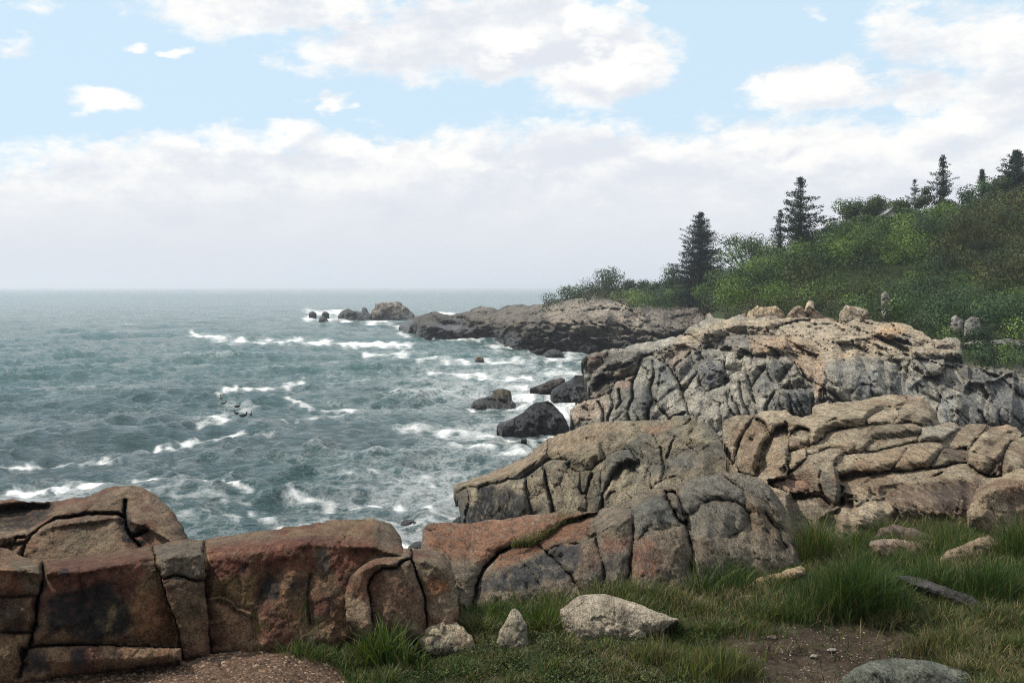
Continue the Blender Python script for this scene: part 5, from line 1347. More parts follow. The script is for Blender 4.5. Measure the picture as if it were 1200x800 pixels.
def leaf_cloud(cen, rad, n, size, tint, sq=.85, shell=.55, rnd_=None, up=.4):
    """n leaf-sized quads scattered through the outer part of each ellipsoid"""
    r = rnd_ or rng
    m = len(cen)
    idx_ = np.repeat(np.arange(m), n) if np.isscalar(n) else np.repeat(np.arange(m), n)
    N = len(idx_)
    dirn = r.normal(size=(N, 3))
    dirn /= np.linalg.norm(dirn, axis=1)[:, None]
    # lumpy radius: clumps with gaps between them
    lump = 1 + .32 * perlin(dirn * 1.9 + idx_[:, None] * 3.7, 11) + .18 * perlin(dirn * 4.5 + idx_[:, None] * 1.3, 12)
    rr = (shell + (1 - shell) * r.random(N) ** .6) * lump
    P = cen[idx_] + dirn * rr[:, None] * rad[idx_]
    nrm = dirn + r.normal(size=(N, 3)) * .33 + np.array([0, 0, up])
    nrm /= np.linalg.norm(nrm, axis=1)[:, None]
    t = np.cross(nrm, r.normal(size=(N, 3)))
    t /= np.linalg.norm(t, axis=1)[:, None]
    b = np.cross(nrm, t)
    sz = (size if np.isscalar(size) else size[idx_]) * (.6 + .8 * r.random(N))
    t *= sz[:, None]
    b *= (sz * sq)[:, None]
    V = np.stack([P - t * .5, P - b * .5, P + t * .5, P + b * .5], 1).reshape(-1, 3)
    Fq = np.arange(4 * N).reshape(-1, 4)
    c = tint[idx_] if tint.ndim == 2 else np.repeat(tint[None], N, 0)
    c = c * (1 + .14 * r.normal(size=(N, 1))).clip(.45, 1.8)
    C = np.repeat(np.clip(c, .006, .5), 4, 0)
    return V, Fq, C


def tube_np(path, radii, sides=6):
    path = np.asarray(path, float)
    n = len(path)
    tg = np.gradient(path, axis=0)
    tg /= np.linalg.norm(tg, axis=1)[:, None] + 1e-9
    ref = np.array([1.0, .13, .07])
    a = np.cross(tg, ref)
    a /= np.linalg.norm(a, axis=1)[:, None] + 1e-9
    b = np.cross(tg, a)
    ang = np.linspace(0, 2 * pi, sides, endpoint=False)
    V = (path[:, None] + (a[:, None] * np.cos(ang)[None, :, None] + b[:, None] * np.sin(ang)[None, :, None]) * np.asarray(radii)[:, None, None]).reshape(-1, 3)
    Fq = []
    for i in range(n - 1):
        for k in range(sides):
            k2 = (k + 1) % sides
            Fq.append((i * sides + k, i * sides + k2, (i + 1) * sides + k2, (i + 1) * sides + k))
    return V, np.array(Fq)


def join(parts):
    V, Fs, o = [], [], 0
    for v_, f_ in parts:
        V.append(v_)
        Fs.append(f_ + o)
        o += len(v_)
    return np.concatenate(V), np.concatenate(Fs)


def place(px, d, py_top):
    x = (px - HX) / F * d
    gz = float(ground_z(px, d))
    return x, gz, (EYE - (py_top - HY) / F * d) - gz


def spruce(px, py_top, d, half, label, seed, droop=.25, dens_=1.0, tintc=(.020, .040, .027), gap=.0, low=.12, top_sharp=1.0, pw=.8, name='spruce_tree', group=None):
    r = np.random.default_rng(seed)
    x, gz, H_ = place(px, d, py_top)
    root = empty(name, (x, d, gz), label, 'tree', group)
    R = half * d / F
    V, Fq = tube_np([(x, d, gz - .4), (x + .05, d, gz + H_ * .5), (x, d, gz + H_ * .99)], [H_ * .022, H_ * .013, .02], 7)
    limbs = [(V, Fq)]
    seg_c, seg_t = [], []
    nl = int(26 * dens_ + H_ * 1.2)
    for i in range(nl):
        t = low + (1 - low) * (i + r.random()) / nl
        zc = gz + H_ * t
        L = R * 1.45 * min((1 - t) ** pw, (1 - t) * 4.2 + .02) * (1.05 if t > .2 else .7 + t * 1.7)
        nb = int(4 + 4 * (1 - t) * dens_)
        for k in range(nb):
            zc = gz + H_ * max(low * .9, t + r.normal() * .05 * min(1, (1 - t) * 4))
            if r.random() < gap:
                continue
            a = r.random() * 2 * pi
            Lk = L * (.35 + .8 * r.random()) * (1 + .45 * float(perlin(np.array([[np.cos(a) * 1.3 + seed, np.sin(a) * 1.3, t * 5.0]]), 9)[0]))
            npt = max(3, int(Lk / .22))
            s_ = np.linspace(.06, 1, npt)
            zz = zc - droop * Lk * s_ * (.4 + 1.6 * r.random()) + (.12 + .35 * r.random()) * Lk * s_ ** 2 * (.8 if t > .3 else .5) + .06 * H_ * .2
            pts = np.stack([x + np.cos(a) * Lk * s_, d + np.sin(a) * Lk * s_, zz], -1)
            seg_c.append(pts)
            seg_t.append(1 - s_ * .75)
            if k % 2 == 0:
                limbs.append(tube_np(pts[[0, -1]], [.03, .008], 3))
    cen = np.concatenate(seg_c)
    wd_ = np.concatenate(seg_t)
    n = 11
    rad = np.stack([.18 + .28 * wd_, .18 + .28 * wd_, .13 + .15 * wd_], -1) * (R / 2.2) ** .5
    V, Fq, C = leaf_cloud(cen, rad, n, .17 * (R / 2.2) ** .5, np.array(tintc), .45, .2, r, .1)
    lv, lf = join(limbs)
    mesh_np('trunk', lv, [lf], BARK, root)
    mesh_np('crown', V, [Fq], NEEDLE, root, False, {'tint': ('C', C)})
    return root


def broadleaf(px, py_top, d, half, label, seed, tintc=GREEN, nlobes=14, open_=0.0, leaf=.17, crown_frac=.62, nleaf=520, name='broadleaf_tree', cat='tree', group=None, flat=1.0):
    r = np.random.default_rng(seed)
    x, gz, H_ = place(px, d, py_top)
    H_ = max(H_, 1.2)
    R = half * d / F
    root = empty(name, (x, d, gz), label, cat, group)
    ch = H_ * crown_frac
    cz = gz + H_ - ch * .5
    a = r.random(nlobes) * 2 * pi
    q = np.sqrt(r.random(nlobes)) * .86
    zz = (r.random(nlobes) - .5) * .95
    env = np.sqrt(np.clip(1 - (zz * 1.5) ** 2, .25, 1))
    cen = np.stack([x + np.cos(a) * q * R * env, d + np.sin(a) * q * R * env, cz + zz * ch * .72 * flat], -1)
    rr = R * (.34 + .20 * r.random(nlobes)) * (1 - open_ * .45)
    rr = np.minimum(rr, max(ch * .42, R * .25))
    cen[:, 2] = np.minimum(cen[:, 2], gz + H_ - rr * .72)
    rad = np.stack([rr, rr, rr * .78], -1)
    tn = np.array(tintc) * (1 + .28 * r.normal(size=(nlobes, 1))).clip(.5, 1.7)
    V, Fq, C = leaf_cloud(cen, rad, int(nleaf * (1 - open_ * .45)), leaf, tn, .8, .35 if open_ else .5, r)
    tr = R * .07
    limbs = [tube_np([(x, d, gz - .3), (x + R * .05, d, gz + (H_ - ch) * .6), (x, d, cz)], [tr, tr * .8, tr * .5], 7)]
    for c in cen[:10]:
        mid = np.array([x, d, gz + (H_ - ch) * .75]) * .5 + c * .5 + np.array([0, 0, -.08 * R])
        limbs.append(tube_np([(x, d, gz + (H_ - ch) * .7), mid, c], [tr * .5, tr * .3, tr * .1], 5))
    lv, lf = join(limbs)
    mesh_np('trunk' if cat == 'tree' else 'stem', lv, [lf], BARK, root)
    mesh_np('crown' if cat == 'tree' else 'foliage', V, [Fq], LEAF, root, False, {'tint': ('C', C)})
    return root


# conifers standing on the skyline
spruce(821, 251, 122, 24, 'dense dark spruce standing alone above the point, its crown a full cone', 101, .10, 2.6, pw=.5, low=.10, tintc=(.014, .030, .026))
spruce(938, 211, 100, 38, 'tall open spruce with long level boughs rising above the hillside canopy', 102, .10, .9, gap=.36, low=.30)
spruce(914, 248, 99, 14, 'small thin spruce leaning in on the left of the tall open spruce', 103, .15, .8, gap=.15, low=.3)
spruce(1105, 184, 104, 22, 'slender see-through spruce poking far above the ridge canopy', 104, .05, .7, gap=.25, low=.5)
spruce(1072, 212, 103, 13, 'thin half-dead spruce top just above the ridge canopy', 105, .0, .45, gap=.5, low=.6, tintc=(.035, .038, .03))
spruce(1151, 200, 102, 12, 'small pointed spruce top near the right end of the ridge', 107, .1, 1.0, gap=.1, low=.6)
spruce(1192, 178, 100, 34, 'broad dark spruce cut off by the right edge of the picture', 108, .12, 1.4, gap=.1, low=.4)

# broadleaved crowns one can tell apart
for a in (
    (708, 313, 172, 40, 'low dark rounded tree at the outer end of the point', 111, DARK * 1.15, 12, 0, .26, .9, 420),
    (664, 334, 176, 28, 'small dark windswept bush-like tree farthest out on the point', 112, GREEN * .7, 8, 0, .26, .95, 360),
    (748, 328, 168, 28, 'mid green low tree inland of the rounded tree on the point', 113, GREEN * .85, 8, 0, .26, .95, 360),
    (788, 309, 150, 27, 'dusky tree just left of the lone dense spruce', 114, DARK * 1.3, 9, .1, .24, .8, 380),
    (882, 272, 116, 50, 'airy pale green tree with sky showing through beside the lone spruce', 115, (.060, .100, .034), 22, .7, .19, .78, 420),
    (840, 312, 117, 26, 'bushy bright green tree at the foot of the lone spruce', 116, GREEN * 1.25, 9, 0, .2, .9, 420),
    (912, 284, 112, 34, 'fresh green tree below and right of the airy tree', 117, BRIGHT * .75, 10, .1, .2, .85, 460),
    (955, 262, 104, 32, 'dark green crown tucked right behind the tall open spruce', 118, DARK * 1.5, 11, 0, .19, .8, 480),
    (992, 232, 106, 30, 'leafy crown forming the left shoulder of the ridge canopy', 119, GREEN * .75, 11, .1, .19, .7, 460),
    (1030, 228, 106, 28, 'leafy ridge crown above the glimpsed white house', 120, GREEN * .8, 11, .15, .19, .6, 440),
    (1066, 226, 103, 24, 'ridge crown right of the glimpsed white house', 121, GREEN * .7, 10, .1, .19, .7, 440),
    (1100, 214, 104, 22, 'ridge crown at the foot of the slender spruce', 122, GREEN * .65, 9, .2, .18, .7, 420),
    (1140, 212, 101, 26, 'dark ridge crown between the small spruce tops', 123, DARK * 1.4, 10, 0, .18, .7, 440),
    (1172, 208, 99, 24, 'ridge crown left of the spruce at the right edge', 124, GREEN * .6, 10, 0, .18, .7, 440),
    (982, 284, 96, 34, 'round dark reddish-green tree in the middle of the hillside', 125, DARK * 1.4, 12, 0, .18, .8, 500),
    (1030, 246, 99, 22, 'bushy tree standing before the left part of the glimpsed house', 130, GREEN * .7, 9, 0, .18, .85, 460),
    (1066, 244, 99, 18, 'bushy tree standing before the right part of the glimpsed house', 131, GREEN * .8, 8, 0, .18, .85, 440),
    (1049, 240, 98, 15, 'thin-leaved tree right before the glimpsed house, white wall showing through', 132, GREEN * .75, 8, .75, .17, .85, 300),
    (1018, 268, 95, 22, 'bright green small tree below the glimpsed house', 126, BRIGHT * .8, 9, 0, .17, .8, 440),
    (1068, 262, 93, 34, 'large mid green tree low on the right of the glimpsed house', 127, GREEN * .85, 13, 0, .17, .8, 500),
    (1046, 286, 90, 20, 'brownish shrubby tree below the glimpsed house', 128, RUST * .8, 8, 0, .16, .8, 420),
    (1110, 250, 90, 30, 'green tree on the upper slope left of the rusty brush', 129, GREEN * .8, 11, 0, .16, .85, 480)):
    broadleaf(a[0], a[1], a[2], a[3], a[4], a[5], a[6], a[7], a[8], a[9], a[10], a[11])

# the brush covering the slope: too dense to count
NB = 4200
bpx = rng.uniform(600, 1420, NB)
bd = np.where(bpx < 850, rng.uniform(112, 182, NB), rng.uniform(50, 108, NB))
gzb = ground_z(bpx, bd)
brd = (6 + 17 * rng.random(NB) ** 1.6) * bd / F * (.8 + .4 * rng.random(NB))
lift = np.zeros(NB)
# fill from the ground up to the skyline
cpy = np.interp(bpx, VC[:, 0], VC[:, 1])
bpy_ = np.interp(bpx, VB[:, 0], VB[:, 1])
room = (EYE - (cpy + 3 + 6 * ((bpx > 955) & (bpx < 1200)) - HY) / F * bd) - gzb - brd * 1.0
far_b = np.where(bpx < 850, bd > 130, bd > 80)
Pm = np.stack([(bpx - HX) / F * bd / 7.0, bd / 7.0, bd * 0], -1)
mound = 3.0 * np.clip(perlin(Pm, 203) + .5 * perlin(Pm * 2.1, 204) + .12, -.1, 1)
lift = np.where(far_b, rng.random(NB) ** .7 * np.clip(room, 0, 6.5), np.clip(brd * .35 + mound, 0, np.clip(room, 0, 99)))
cz = gzb + lift
ppy = HY + F * (EYE - cz) / bd
top = HY + F * (EYE - cz - brd * .8) / bd
lowest = HY + F * (EYE - cz + brd * .45) / bd
keep = (top > cpy - 1) & (lowest < bpy_ + np.where((bd > 64) & (bpx > 830) & (bpx < 1070), 16, np.where((bpx > 600) & (bpx < 760), 6, 2))) & (room > -brd * .6)
house = (np.abs(bpx - 1046) < 6) & (np.abs(ppy - 262) < 14) & (bd < 104)
keep &= ~house
# low strip of brush in front of the flat shelf at right
ex_px = np.concatenate([rng.uniform(1132, 1300, 90)])
ex_d = rng.uniform(46.5, 53.5, 90)
ex_r = rng.uniform(.45, .75, 90)
ex_z = EYE - (rng.uniform(404, 424, 90) - HY) / F * ex_d
ex_px[:14] = rng.uniform(1024, 1062, 14)
ex_d[:14] = 58.5
ex_z[:14] = EYE - (rng.uniform(355, 368, 14) - HY) / F * 58.5
ex_px[14:30] = rng.uniform(1108, 1158, 16)
ex_d[14:30] = 54.5
ex_z[14:30] = EYE - (rng.uniform(386, 397, 16) - HY) / F * 54.5
ex_r[:30] *= 1.1
BX = np.concatenate([bpx[keep], ex_px])
BD = np.concatenate([bd[keep], ex_d])
BZ = np.concatenate([cz[keep], ex_z])
BR = np.concatenate([brd[keep], ex_r])
BP = np.concatenate([ppy[keep], np.full(90, 414.)])
cen = np.stack([(BX - HX) / F * BD, BD, BZ], -1)
Pn = np.stack([BX / 45, BP / 30, BX * 0], -1)
tsel = perlin(Pn, 201)
tb = np.where((tsel > .12)[:, None], BRIGHT, np.where((tsel < -.12)[:, None], DARK, GREEN * .9))
oli = inside(BX[None], BP[None], np.array([(1085, 300), (1110, 262), (1200, 205), (1420, 170), (1420, 330), (1150, 330)], float))[0] & (rng.random(len(BX)) < .75)
tb = np.where(oli[:, None], np.where(rng.random(len(BX))[:, None] < .3, RUST, OLIVE * .8), tb)
mid = (np.abs(BX - 985) < 60) & (np.abs(BP - 330) < 22) & (rng.random(len(BX)) < .45)
tb = np.where(mid[:, None], OLIVE, tb)
lowr = (BX > 1040) & (BP > 335) & (rng.random(len(BX)) < .6)
tb = np.where(lowr[:, None], DARK * 1.5, tb)
pt = (BX < 700) & (rng.random(len(BX)) < .8)
tb = np.where(pt[:, None], GREEN * .65 + OLIVE * .25, tb)
foot = (bpy_[keep] - BP[:keep.sum()] < 8)
tb[:keep.sum()][foot & (rng.random(keep.sum()) < .35)] = RUST * .8
tb = tb * 1.08 * (1 + .3 * rng.normal(size=(len(BX), 1))).clip(.5, 1.6)
lsz = .0017 * BD + .02
nlv = np.clip((BR / lsz) ** 2 * 3.4, 40, 330).astype(int)
V, Fq, C = leaf_cloud(cen, np.stack([BR, BR, BR * .8], -1), nlv, lsz, tb, .75, .5)
o = mesh_np('hillside_brush', V, [Fq], LEAF, None, False, {'tint': ('C', C)})
tag(o, 'dense mixed green and rust-brown brush covering the slope behind the rocks', 'brush', kind='stuff')
print('brush leaves', len(Fq), 'bushes', len(BX))

# ---- white house glimpsed through the ridge trees
hx, hd = (1052 - HX) / F * 103, 103.0
zt = EYE - (242 - HY) / F * hd
zb_ = float(ground_z(1052, hd)) - .5
house = empty('house', (hx, hd, zb_), 'white house with pale gable, only glimpsed between the ridge trees', 'house')
WHITE = simple_material("white_clapboard", (.78, .78, .76), .6, 0, 3, .06)
ROOFM = simple_material("grey_shingle", (.30, .30, .30), .85, .01, 6, .2)
GLASSM = simple_material("dark_window_glass", (.05, .06, .07), .15, 0, 3, .1)
CHIM = simple_material("buff_brick", (.40, .34, .26), .9, .01, 9, .2)


def box_v(x0, x1, y0, y1, z0, z1):
    V = np.array([(x, y, z) for x in (x0, x1) for y in (y0, y1) for z in (z0, z1)], float)
    Fq = np.array([(0, 1, 3, 2), (4, 6, 7, 5), (0, 4, 5, 1), (2, 3, 7, 6), (0, 2, 6, 4), (1, 5, 7, 3)])
    return V, Fq


def box(name, b, mat, parent):
    V, Fq = box_v(*b)
    return mesh_np(name, V, [Fq], mat, parent, False)


wz = zt - 1.6
V, Fq = box_v(hx - 2.2, hx + 1.6, hd, hd + 6, zb_, wz)
mesh_np('wall', V, [Fq], WHITE, house, False)
gv = np.array([(hx - 2.2, hd, wz), (hx + 1.6, hd, wz), (hx - .3, hd, zt - .1), (hx - 2.2, hd + 6, wz), (hx + 1.6, hd + 6, wz), (hx - .3, hd + 6, zt - .1)])
mesh_np('gable', gv, [np.array([(0, 1, 2), (3, 5, 4)]), np.array([(0, 3, 4, 1)])], WHITE, house, False)
for s_, nm in ((-1, 'roof'), (1, 'roof')):
    ex = hx - 2.6 if s_ < 0 else hx + 2.0
    e0 = wz - .25
    pv = []
    for yy in (hd - .35, hd + 6.35):
        for (xx, zz) in ((ex, e0), (hx - .3, zt)):
            pv += [(xx, yy, zz + .02), (xx, yy, zz + .16)]
    mesh_np(nm, np.array(pv), [np.array([(0, 2, 3, 1), (4, 5, 7, 6), (0, 1, 5, 4), (2, 6, 7, 3), (1, 3, 7, 5), (0, 4, 6, 2)])], ROOFM, house, False)
box('chimney', (hx + .35, hx + .95, hd + .4, hd + 1.1, zt - 3.6, zt + .25), CHIM, house)
for (wx_, wz_) in ((-1.5, -3.4), (.4, -3.4), (-.6, -1.7)):
    fr = box('window', (hx + wx_ - .42, hx + wx_ + .42, hd - .06, hd + .02, zt + wz_ - .55, zt + wz_ + .55), WHITE, house)
    p_ = box('pane', (hx + wx_ - .33, hx + wx_ + .33, hd - .075, hd - .05, zt + wz_ - .46, zt + wz_ + .46), GLASSM, fr)

# ================================================================== turf, grasses and gravel in the foreground
def blades(P, h_, lean, wdt, tint, seed=0, curl=.5):
    """tapered bent blades, three segments each"""
    r = np.random.default_rng(seed)
    N = len(P)
    az_ = r.random(N) * 2 * pi
    ld = np.stack([np.cos(az_), np.sin(az_), np.zeros(N)], -1)
    wa = az_ + pi / 2 + r.normal(size=N) * .6
    wv = np.stack([np.cos(wa), np.sin(wa), np.zeros(N)], -1)
    V = []
    for t, wf in ((0, .8), (.4, 1.0), (.75, .65)):
        c = P + ld * (lean * h_ * (t ** 1.8))[:, None] + np.array([0, 0, 1.0]) * (h_ * (t - curl * lean * .45 * t ** 2.2))[:, None]
        V += [c - wv * (wdt * wf * .5)[:, None], c + wv * (wdt * wf * .5)[:, None]]
    tip = P + ld * (lean * h_)[:, None] + np.array([0, 0, 1.0]) * (h_ * (1 - curl * lean * .45))[:, None]
    V.append(tip)
    V = np.stack(V, 1).reshape(-1, 3)
    b = np.arange(N)[:, None] * 7
    Q = np.concatenate([b + [0, 1, 3, 2], b + [2, 3, 5, 4]])
    Tt = b + [4, 5, 6]
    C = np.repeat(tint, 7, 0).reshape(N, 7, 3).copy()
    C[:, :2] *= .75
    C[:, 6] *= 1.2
    return V, Q, Tt, C.reshape(-1, 3)


GG = [np.array(c) for c in ((.043, .074, .013), (.021, .043, .009), (.088, .092, .022), (.11, .085, .040), (.17, .14, .078))]


def pick(n, w_, r):
    k = r.choice(len(GG), n, p=np.array(w_) / np.sum(w_))
    return np.stack(GG)[k] * (1 + .25 * r.normal(size=(n, 1))).clip(.5, 1.6)


# overall turf
r = np.random.default_rng(21)
N = 190000
tx_ = r.uniform(225, 1560, N)
ty_ = 596 + (860 - 596) * r.random(N) ** .8
k1 = (gravel_mask(tx_, ty_ + r.normal(size=N) * 4) < .3)
k2 = (soil_mask(tx_, ty_) < .15) | (r.random(N) < .03)
k3 = ~((tx_ > 985) & (ty_ > 792) & (tx_ < 1140))
kk = k1 & k2 & k3 & ~((tx_ < 500) & (ty_ < 690)) & ~((tx_ < 800) & (ty_ < 640))
tx_, ty_ = tx_[kk], ty_[kk]
GP = ground_at(tx_, ty_)
den = perlin(np.stack([tx_ / 38, ty_ / 18, tx_ * 0], -1), 301)
den2 = perlin(np.stack([tx_ / 90, ty_ / 40, tx_ * 0 + 4], -1), 302)
hp = 9 + 15 * np.clip(den + .35, 0, 1) + 8 * r.random(len(tx_))
hp *= np.where((tx_ > 480) & (tx_ < 860) & (ty_ > 745), .55, 1) * np.where(ty_ < 640, .8, 1)
hm = hp * GP[:, 1] / F
kt = np.clip(den2 * 3.2 + .45, 0, 1)
tnt = np.where((r.random(len(tx_)) < kt)[:, None], pick(len(tx_), (5, 4, 2.5, .9, .35), r), pick(len(tx_), (1.5, 2.5, 2.2, 2.8, 1.2), r))
str_ = (np.abs(tx_ - 720) < 60) & (ty_ > 760) | (np.abs(tx_ - 840) < 40) & (np.abs(ty_ - 712) < 30) | (tx_ > 1000) & (np.abs(ty_ - 742) < 14) | (tx_ > 1080) & (ty_ > 768)
tnt = np.where((str_ & (r.random(len(tx_)) < .55))[:, None], pick(len(tx_), (.5, .5, 1, 3, 2.5), r), tnt)
V, Q, Tt, C = blades(GP - np.array([0, 0, .02]), hm, .25 + .75 * r.random(len(tx_)), .0035 + .004 * r.random(len(tx_)), tnt, 22)
o = mesh_np('turf_grass', V, [Q, Tt], GRASS, None, False, {'tint': ('C', C)})
tag(o, 'short mixed green and straw-coloured grass covering the bank', 'grass', kind='stuff')

# creeping mat of tiny leaves between the stones and at the front
N = 60000
mx_ = r.uniform(380, 1220, N)
my_ = r.uniform(690, 850, N)
dm = perlin(np.stack([mx_ / 50, my_ / 22, mx_ * 0], -1), 311)
kk = (dm > -.02) & (soil_mask(mx_, my_) < .3) & (gravel_mask(mx_, my_) < .2)
MP = ground_at(mx_[kk], my_[kk])
MP[:, 2] += r.random(kk.sum()) * .045
n_ = kk.sum()
cr = np.where((r.random(n_) < .5)[:, None], np.array([.022, .034, .014]), np.array([.055, .075, .02])) * (1 + .3 * r.normal(size=(n_, 1))).clip(.4, 1.7)
V, Fq, C = leaf_cloud(MP, np.full((n_, 3), .01), 1, .018, cr, .6, .2, r, .8)
o = mesh_np('creeping_mat', V, [Fq], LEAF, None, False, {'tint': ('C', C)})
tag(o, 'dark creeping mat of tiny leaves between the stones', 'ground cover', kind='stuff')

# tufts of tall grass
TU = [((340, 744), 70, 58, 900, (5, 4, 2, 1.5, .6), 'loose green tuft growing against the foot of the red ledge', .006),
      ((300, 752), 30, 26, 260, (3, 4, 2, 2, .8), 'thin low tuft at the edge of the gravel by the ledge', .005),
      ((396, 738), 30, 46, 420, (5, 4, 1, .6, .2), 'green tuft just left of the rounded rust-streaked block', .006),
      ((452, 782), 42, 58, 460, (6, 2, 3, .4, .1), 'bright broad-bladed clump in front of the rounded rust-streaked block', .013),
      ((440, 745), 34, 34, 420, (5, 4, 2, .5, .2), 'low grass growing up the front of the rounded rust-streaked block', .006),
      ((640, 738), 26, 40, 300, (7, 1, 3, .1, .05), 'bright arching clump between the pointed stone and the broad pale stone', .009),
      ((600, 700), 60, 26, 700, (3, 4, 3, 2, .5), 'rough turf hummock in front of the dark ledge foot', .005),
      ((735, 698), 60, 28, 600, (5, 3, 3, 1.5, .5), 'sparse tall grass along the foot of the jointed ledge', .005),
      ((838, 690), 48, 52, 1300, (3, 7, 1, .2, .1), 'dark green thick clump under the rounded grey ledge', .006),
      ((956, 660), 26, 70, 620, (5, 3, 3, 1.5, .8), 'upright yellow-green clump beside the rounded grey ledge', .006),
      ((905, 690), 40, 26, 450, (3, 4, 2, 2.5, 1), 'thin dry tuft above the long tan slab', .005),
      ((1005, 718), 60, 74, 2300, (4, 7, 1, .2, .1), 'tallest deep green clump in the middle of the right-hand grass', .006),
      ((950, 724), 46, 42, 900, (4, 5, 2, 1, .4), 'mid height grass on the left flank of the tallest clump', .006),
      ((1085, 690), 46, 42, 1000, (4, 7, 1, .3, .1), 'dark green clump under the tan wedge stone', .006),
      ((1160, 700), 60, 48, 1600, (4, 7, 1, .3, .1), 'dark green bank of tall grass near the right edge', .006),
      ((1195, 655), 34, 58, 800, (6, 3, 2, .3, .1), 'lighter green tall clump at the right edge under the boulder', .007),
      ((1105, 640), 46, 30, 600, (6, 3, 3, .5, .2), 'soft light green grass below the stepped slabs', .005),
      ((1010, 642), 30, 30, 350, (5, 4, 2, 1, .3), 'small tuft by the flat reddish stone', .005),
      ((840, 790), 55, 44, 1100, (2.5, 2, 5, 2.5, .7), 'yellow-green sward clump at the front left of the bare earth', .005),
      ((770, 770), 50, 28, 700, (1, 1.5, 3, 3.5, 1.5), 'straw-coloured tuft below the broad pale stone', .005),
      ((1095, 762), 56, 26, 700, (1, 1, 1.5, 4, 3), 'dead straw fringe hanging over the bare earth bank', .005),
      ((885, 742), 40, 24, 350, (2, 2, 2, 3, 1.5), 'ragged dry tuft on the left rim of the bare earth', .005)]
for q, ((cx_, cy_), hw, hh, n, wts, lab, bw) in enumerate(TU):
    hh = hh * 1.12
    rr_ = np.random.default_rng(400 + q)
    g1 = np.clip(rr_.normal(size=n) * .5, -1., 1.)
    g2 = np.clip(rr_.normal(size=n) * .5, -1., 1.)
    bx_ = cx_ + g1 * hw
    by_ = cy_ + g2 * hw * .22
    P = ground_at(bx_, by_)
    c0 = ground_at([cx_], [cy_ + 2])[0]
    hm = hh * P[:, 1] / F * (1 - .45 * np.abs(g1)) * (.5 + .6 * rr_.random(n))
    V, Q, Tt, C = blades(P - np.array([0, 0, .02]), hm, .15 + .75 * rr_.random(n) ** 1.5, bw * (.5 + .6 * rr_.random(n)), pick(n, wts, rr_), 500 + q, .7)
    o = mesh_np('grass_tuft', V - c0, [Q, Tt], GRASS, None, False, {'tint': ('C', C)})
    o.location = c0
    if q in (6, 7, 16, 19, 20, 21):
        tag(o, lab, 'grass', kind='stuff')
        continue
    tag(o, lab, 'grass', 'clumps of tall grass on the bank')

# dry grass rooted in the crevice of the red slab
n = 1100
t = r.random(n)
cvx = 604 + t * 70 + r.normal(size=n) * 3
cvy = np.interp(cvx, [600, 622, 643, 657, 680], [640, 637, 626, 615, 608]) - np.abs(r.normal(size=n)) * 5 * np.sin(pi * np.clip(t, 0.05, .95))
cvd = np.interp(cvy, [600, 645], [8.75, 7.25]) * 1.085 - .05
P = unproj(cvx, cvy, cvd)
V, Q, Tt, C = blades(P - np.array([0, 0, .03]), (8 + 9 * r.random(n)) * cvd / F, .3 + .6 * r.random(n), .004 + .003 * r.random(n), pick(n, (1.5, 2, 2.5, 3.5, .8), r), 77, .6)
c0 = P.mean(0)
o = mesh_np('crevice_grass', V - c0, [Q, Tt], GRASS, None, False, {'tint': ('C', C)})
o.location = c0
tag(o, 'dry olive grass rooted in the long crevice of the red slab', 'grass')

# gravel and litter
def scatter(N, mask, name, lab, cat, smin, smax, seed, pal):
    r = np.random.default_rng(seed)
    px, py = r.uniform(-160, 440, N) if mask is gravel_mask else r.uniform(840, 1210, N), r.uniform(725, 900, N)
    k = mask(px, py) > r.uniform(.3, .9, N)
    P = ground_at(px[k], py[k])
    n = len(P)
    oc = np.array([(1, 0, 0), (-1, 0, 0), (0, 1, 0), (0, -1, 0), (0, 0, 1), (0, 0, -1.)])
    of = np.array([(0, 2, 4), (2, 1, 4), (1, 3, 4), (3, 0, 4), (2, 0, 5), (1, 2, 5), (3, 1, 5), (0, 3, 5)])
    sz = smin + (smax - smin) * r.random(n) ** 3
    sc_ = np.stack([sz * (.7 + .6 * r.random(n)), sz * (.7 + .6 * r.random(n)), sz * (.35 + .35 * r.random(n))], -1)
    a = r.random(n) * 2 * pi
    L = oc[None] * (1 + .3 * r.normal(size=(n, 6, 1))) * sc_[:, None]
    xx = L[..., 0] * np.cos(a)[:, None] - L[..., 1] * np.sin(a)[:, None]
    yy = L[..., 0] * np.sin(a)[:, None] + L[..., 1] * np.cos(a)[:, None]
    V = np.stack([xx, yy, L[..., 2]], -1) + P[:, None]
    Fq = (np.arange(n)[:, None, None] * 6 + of[None]).reshape(-1, 3)
    pc = np.array(pal)[r.integers(0, len(pal), n)] * (1 + .3 * r.normal(size=(n, 1))).clip(.4, 1.9)
    o = mesh_np(name, V.reshape(-1, 3), [Fq], PEBBLE, None, False, {'tint': ('C', np.repeat(pc, 6, 0))})
    return tag(o, lab, cat, kind='stuff')


scatter(42000, gravel_mask, 'gravel', 'coarse brown gravel of the path at the foot of the red ledge', 'gravel', .004, .017, 31,
        ((.17, .105, .068), (.13, .078, .050), (.10, .066, .048), (.20, .140, .095), (.07, .048, .036)))
scatter(13000, soil_mask, 'earth_litter', 'crumbs of earth, twigs and small stones on the bare bank', 'litter', .003, .010, 32,
        ((.10, .08, .06), (.06, .045, .035), (.20, .17, .13), (.05, .04, .03)))

# ================================================================== sea ducks riding the swell
DUCK = [simple_material("dark_plumage", (.018, .017, .018), .6, 0, 20, .3), simple_material("brown_plumage", (.10, .05, .03), .6, 0, 20, .3)]


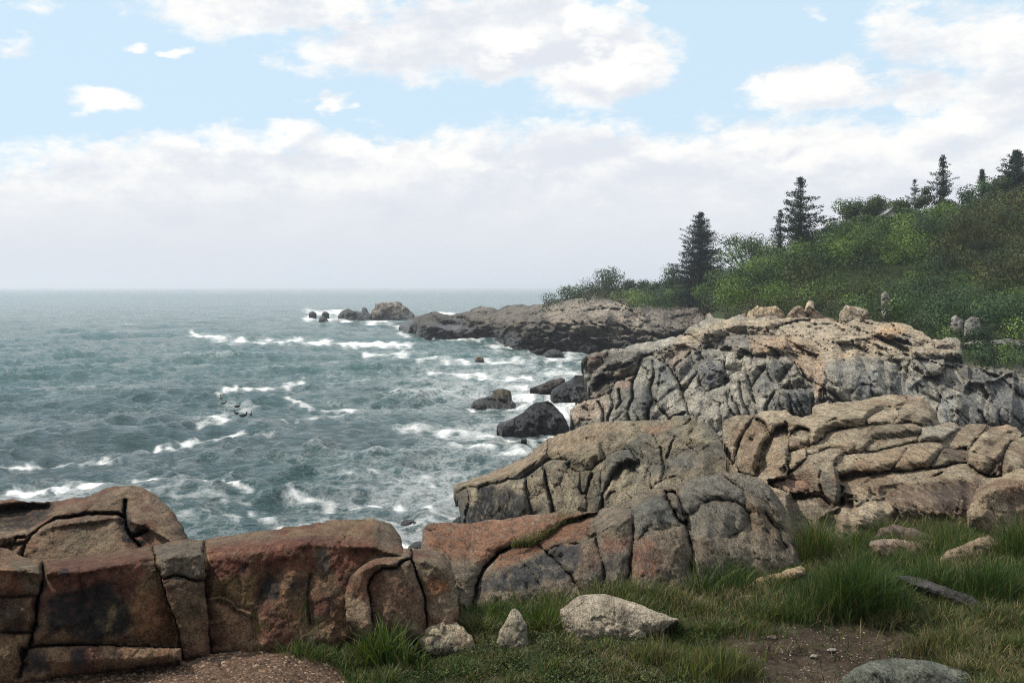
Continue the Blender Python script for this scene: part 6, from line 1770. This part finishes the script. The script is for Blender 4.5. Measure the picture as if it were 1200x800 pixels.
def duck(px, py, label, mat, yaw, sc_=1.0):
    d = sea_depth(py)
    x = (px - HX) / F * d
    root = empty('sea_duck', (x, d, .05), label, 'duck', 'sea ducks on the swell')
    cy_, sy_ = cos(yaw), sin(yaw)

    def tr(V):
        V = np.asarray(V, float) * sc_
        return np.stack([x + V[:, 0] * cy_ - V[:, 1] * sy_, d + V[:, 0] * sy_ + V[:, 1] * cy_, .08 + V[:, 2]], -1)
    V, Fq = tube_np([(-.36, 0, .13), (-.28, 0, .10), (-.15, 0, .07), (.02, 0, .06), (.17, 0, .08), (.25, 0, .12), (.27, 0, .2), (.28, 0, .27)], [.01, .06, .125, .14, .115, .07, .05, .045], 10)
    mesh_np('body', tr(V), [Fq], mat, root)
    V, Fq = tube_np([(.22, 0, .31), (.25, 0, .33), (.30, 0, .335), (.35, 0, .32), (.38, 0, .31)], [.01, .05, .062, .045, .012], 8)
    mesh_np('head', tr(V), [Fq], mat, root)
    V, Fq = tube_np([(.37, 0, .31), (.42, 0, .30), (.455, 0, .292)], [.022, .016, .006], 6)
    mesh_np('bill', tr(V), [Fq], BARK, root)


duck(259, 468, 'reddish-brown duck riding the foam, farthest left', DUCK[1], 2.0, .8)
duck(262, 474, 'small brown duck just below the reddish-brown one', DUCK[1], .6, .6)
duck(278, 478, 'black duck highest in the dark group', DUCK[0], .3, .7)
duck(277, 486, 'black duck at the left of the dark group', DUCK[0], 2.6, .7)
duck(285, 489, 'black duck lowest in the dark group', DUCK[0], .5, .8)
duck(294, 487.5, 'black duck at the right of the dark group', DUCK[0], 1.7, .6)
# ================================================================== sea air
hz_m = bpy.data.materials.new("sea_air")
hz_m.use_nodes = True
T = NT(hz_m.node_tree)
pv_ = T.n('ShaderNodeVolumePrincipled', i={'Color': (.86, .91, 1.0, 1), 'Density': 0.0004, 'Anisotropy': .2})
o_ = T.n('ShaderNodeOutputMaterial')
T.t.links.new(pv_.outputs[0], o_.inputs['Volume'])
V, Fq = box_v(-29000, 29000, -300, 29000, -13.0, 34.0)
hzo = mesh_np('haze', V, [Fq], hz_m, None, False)
tag(hzo, kind='stuff')
#END
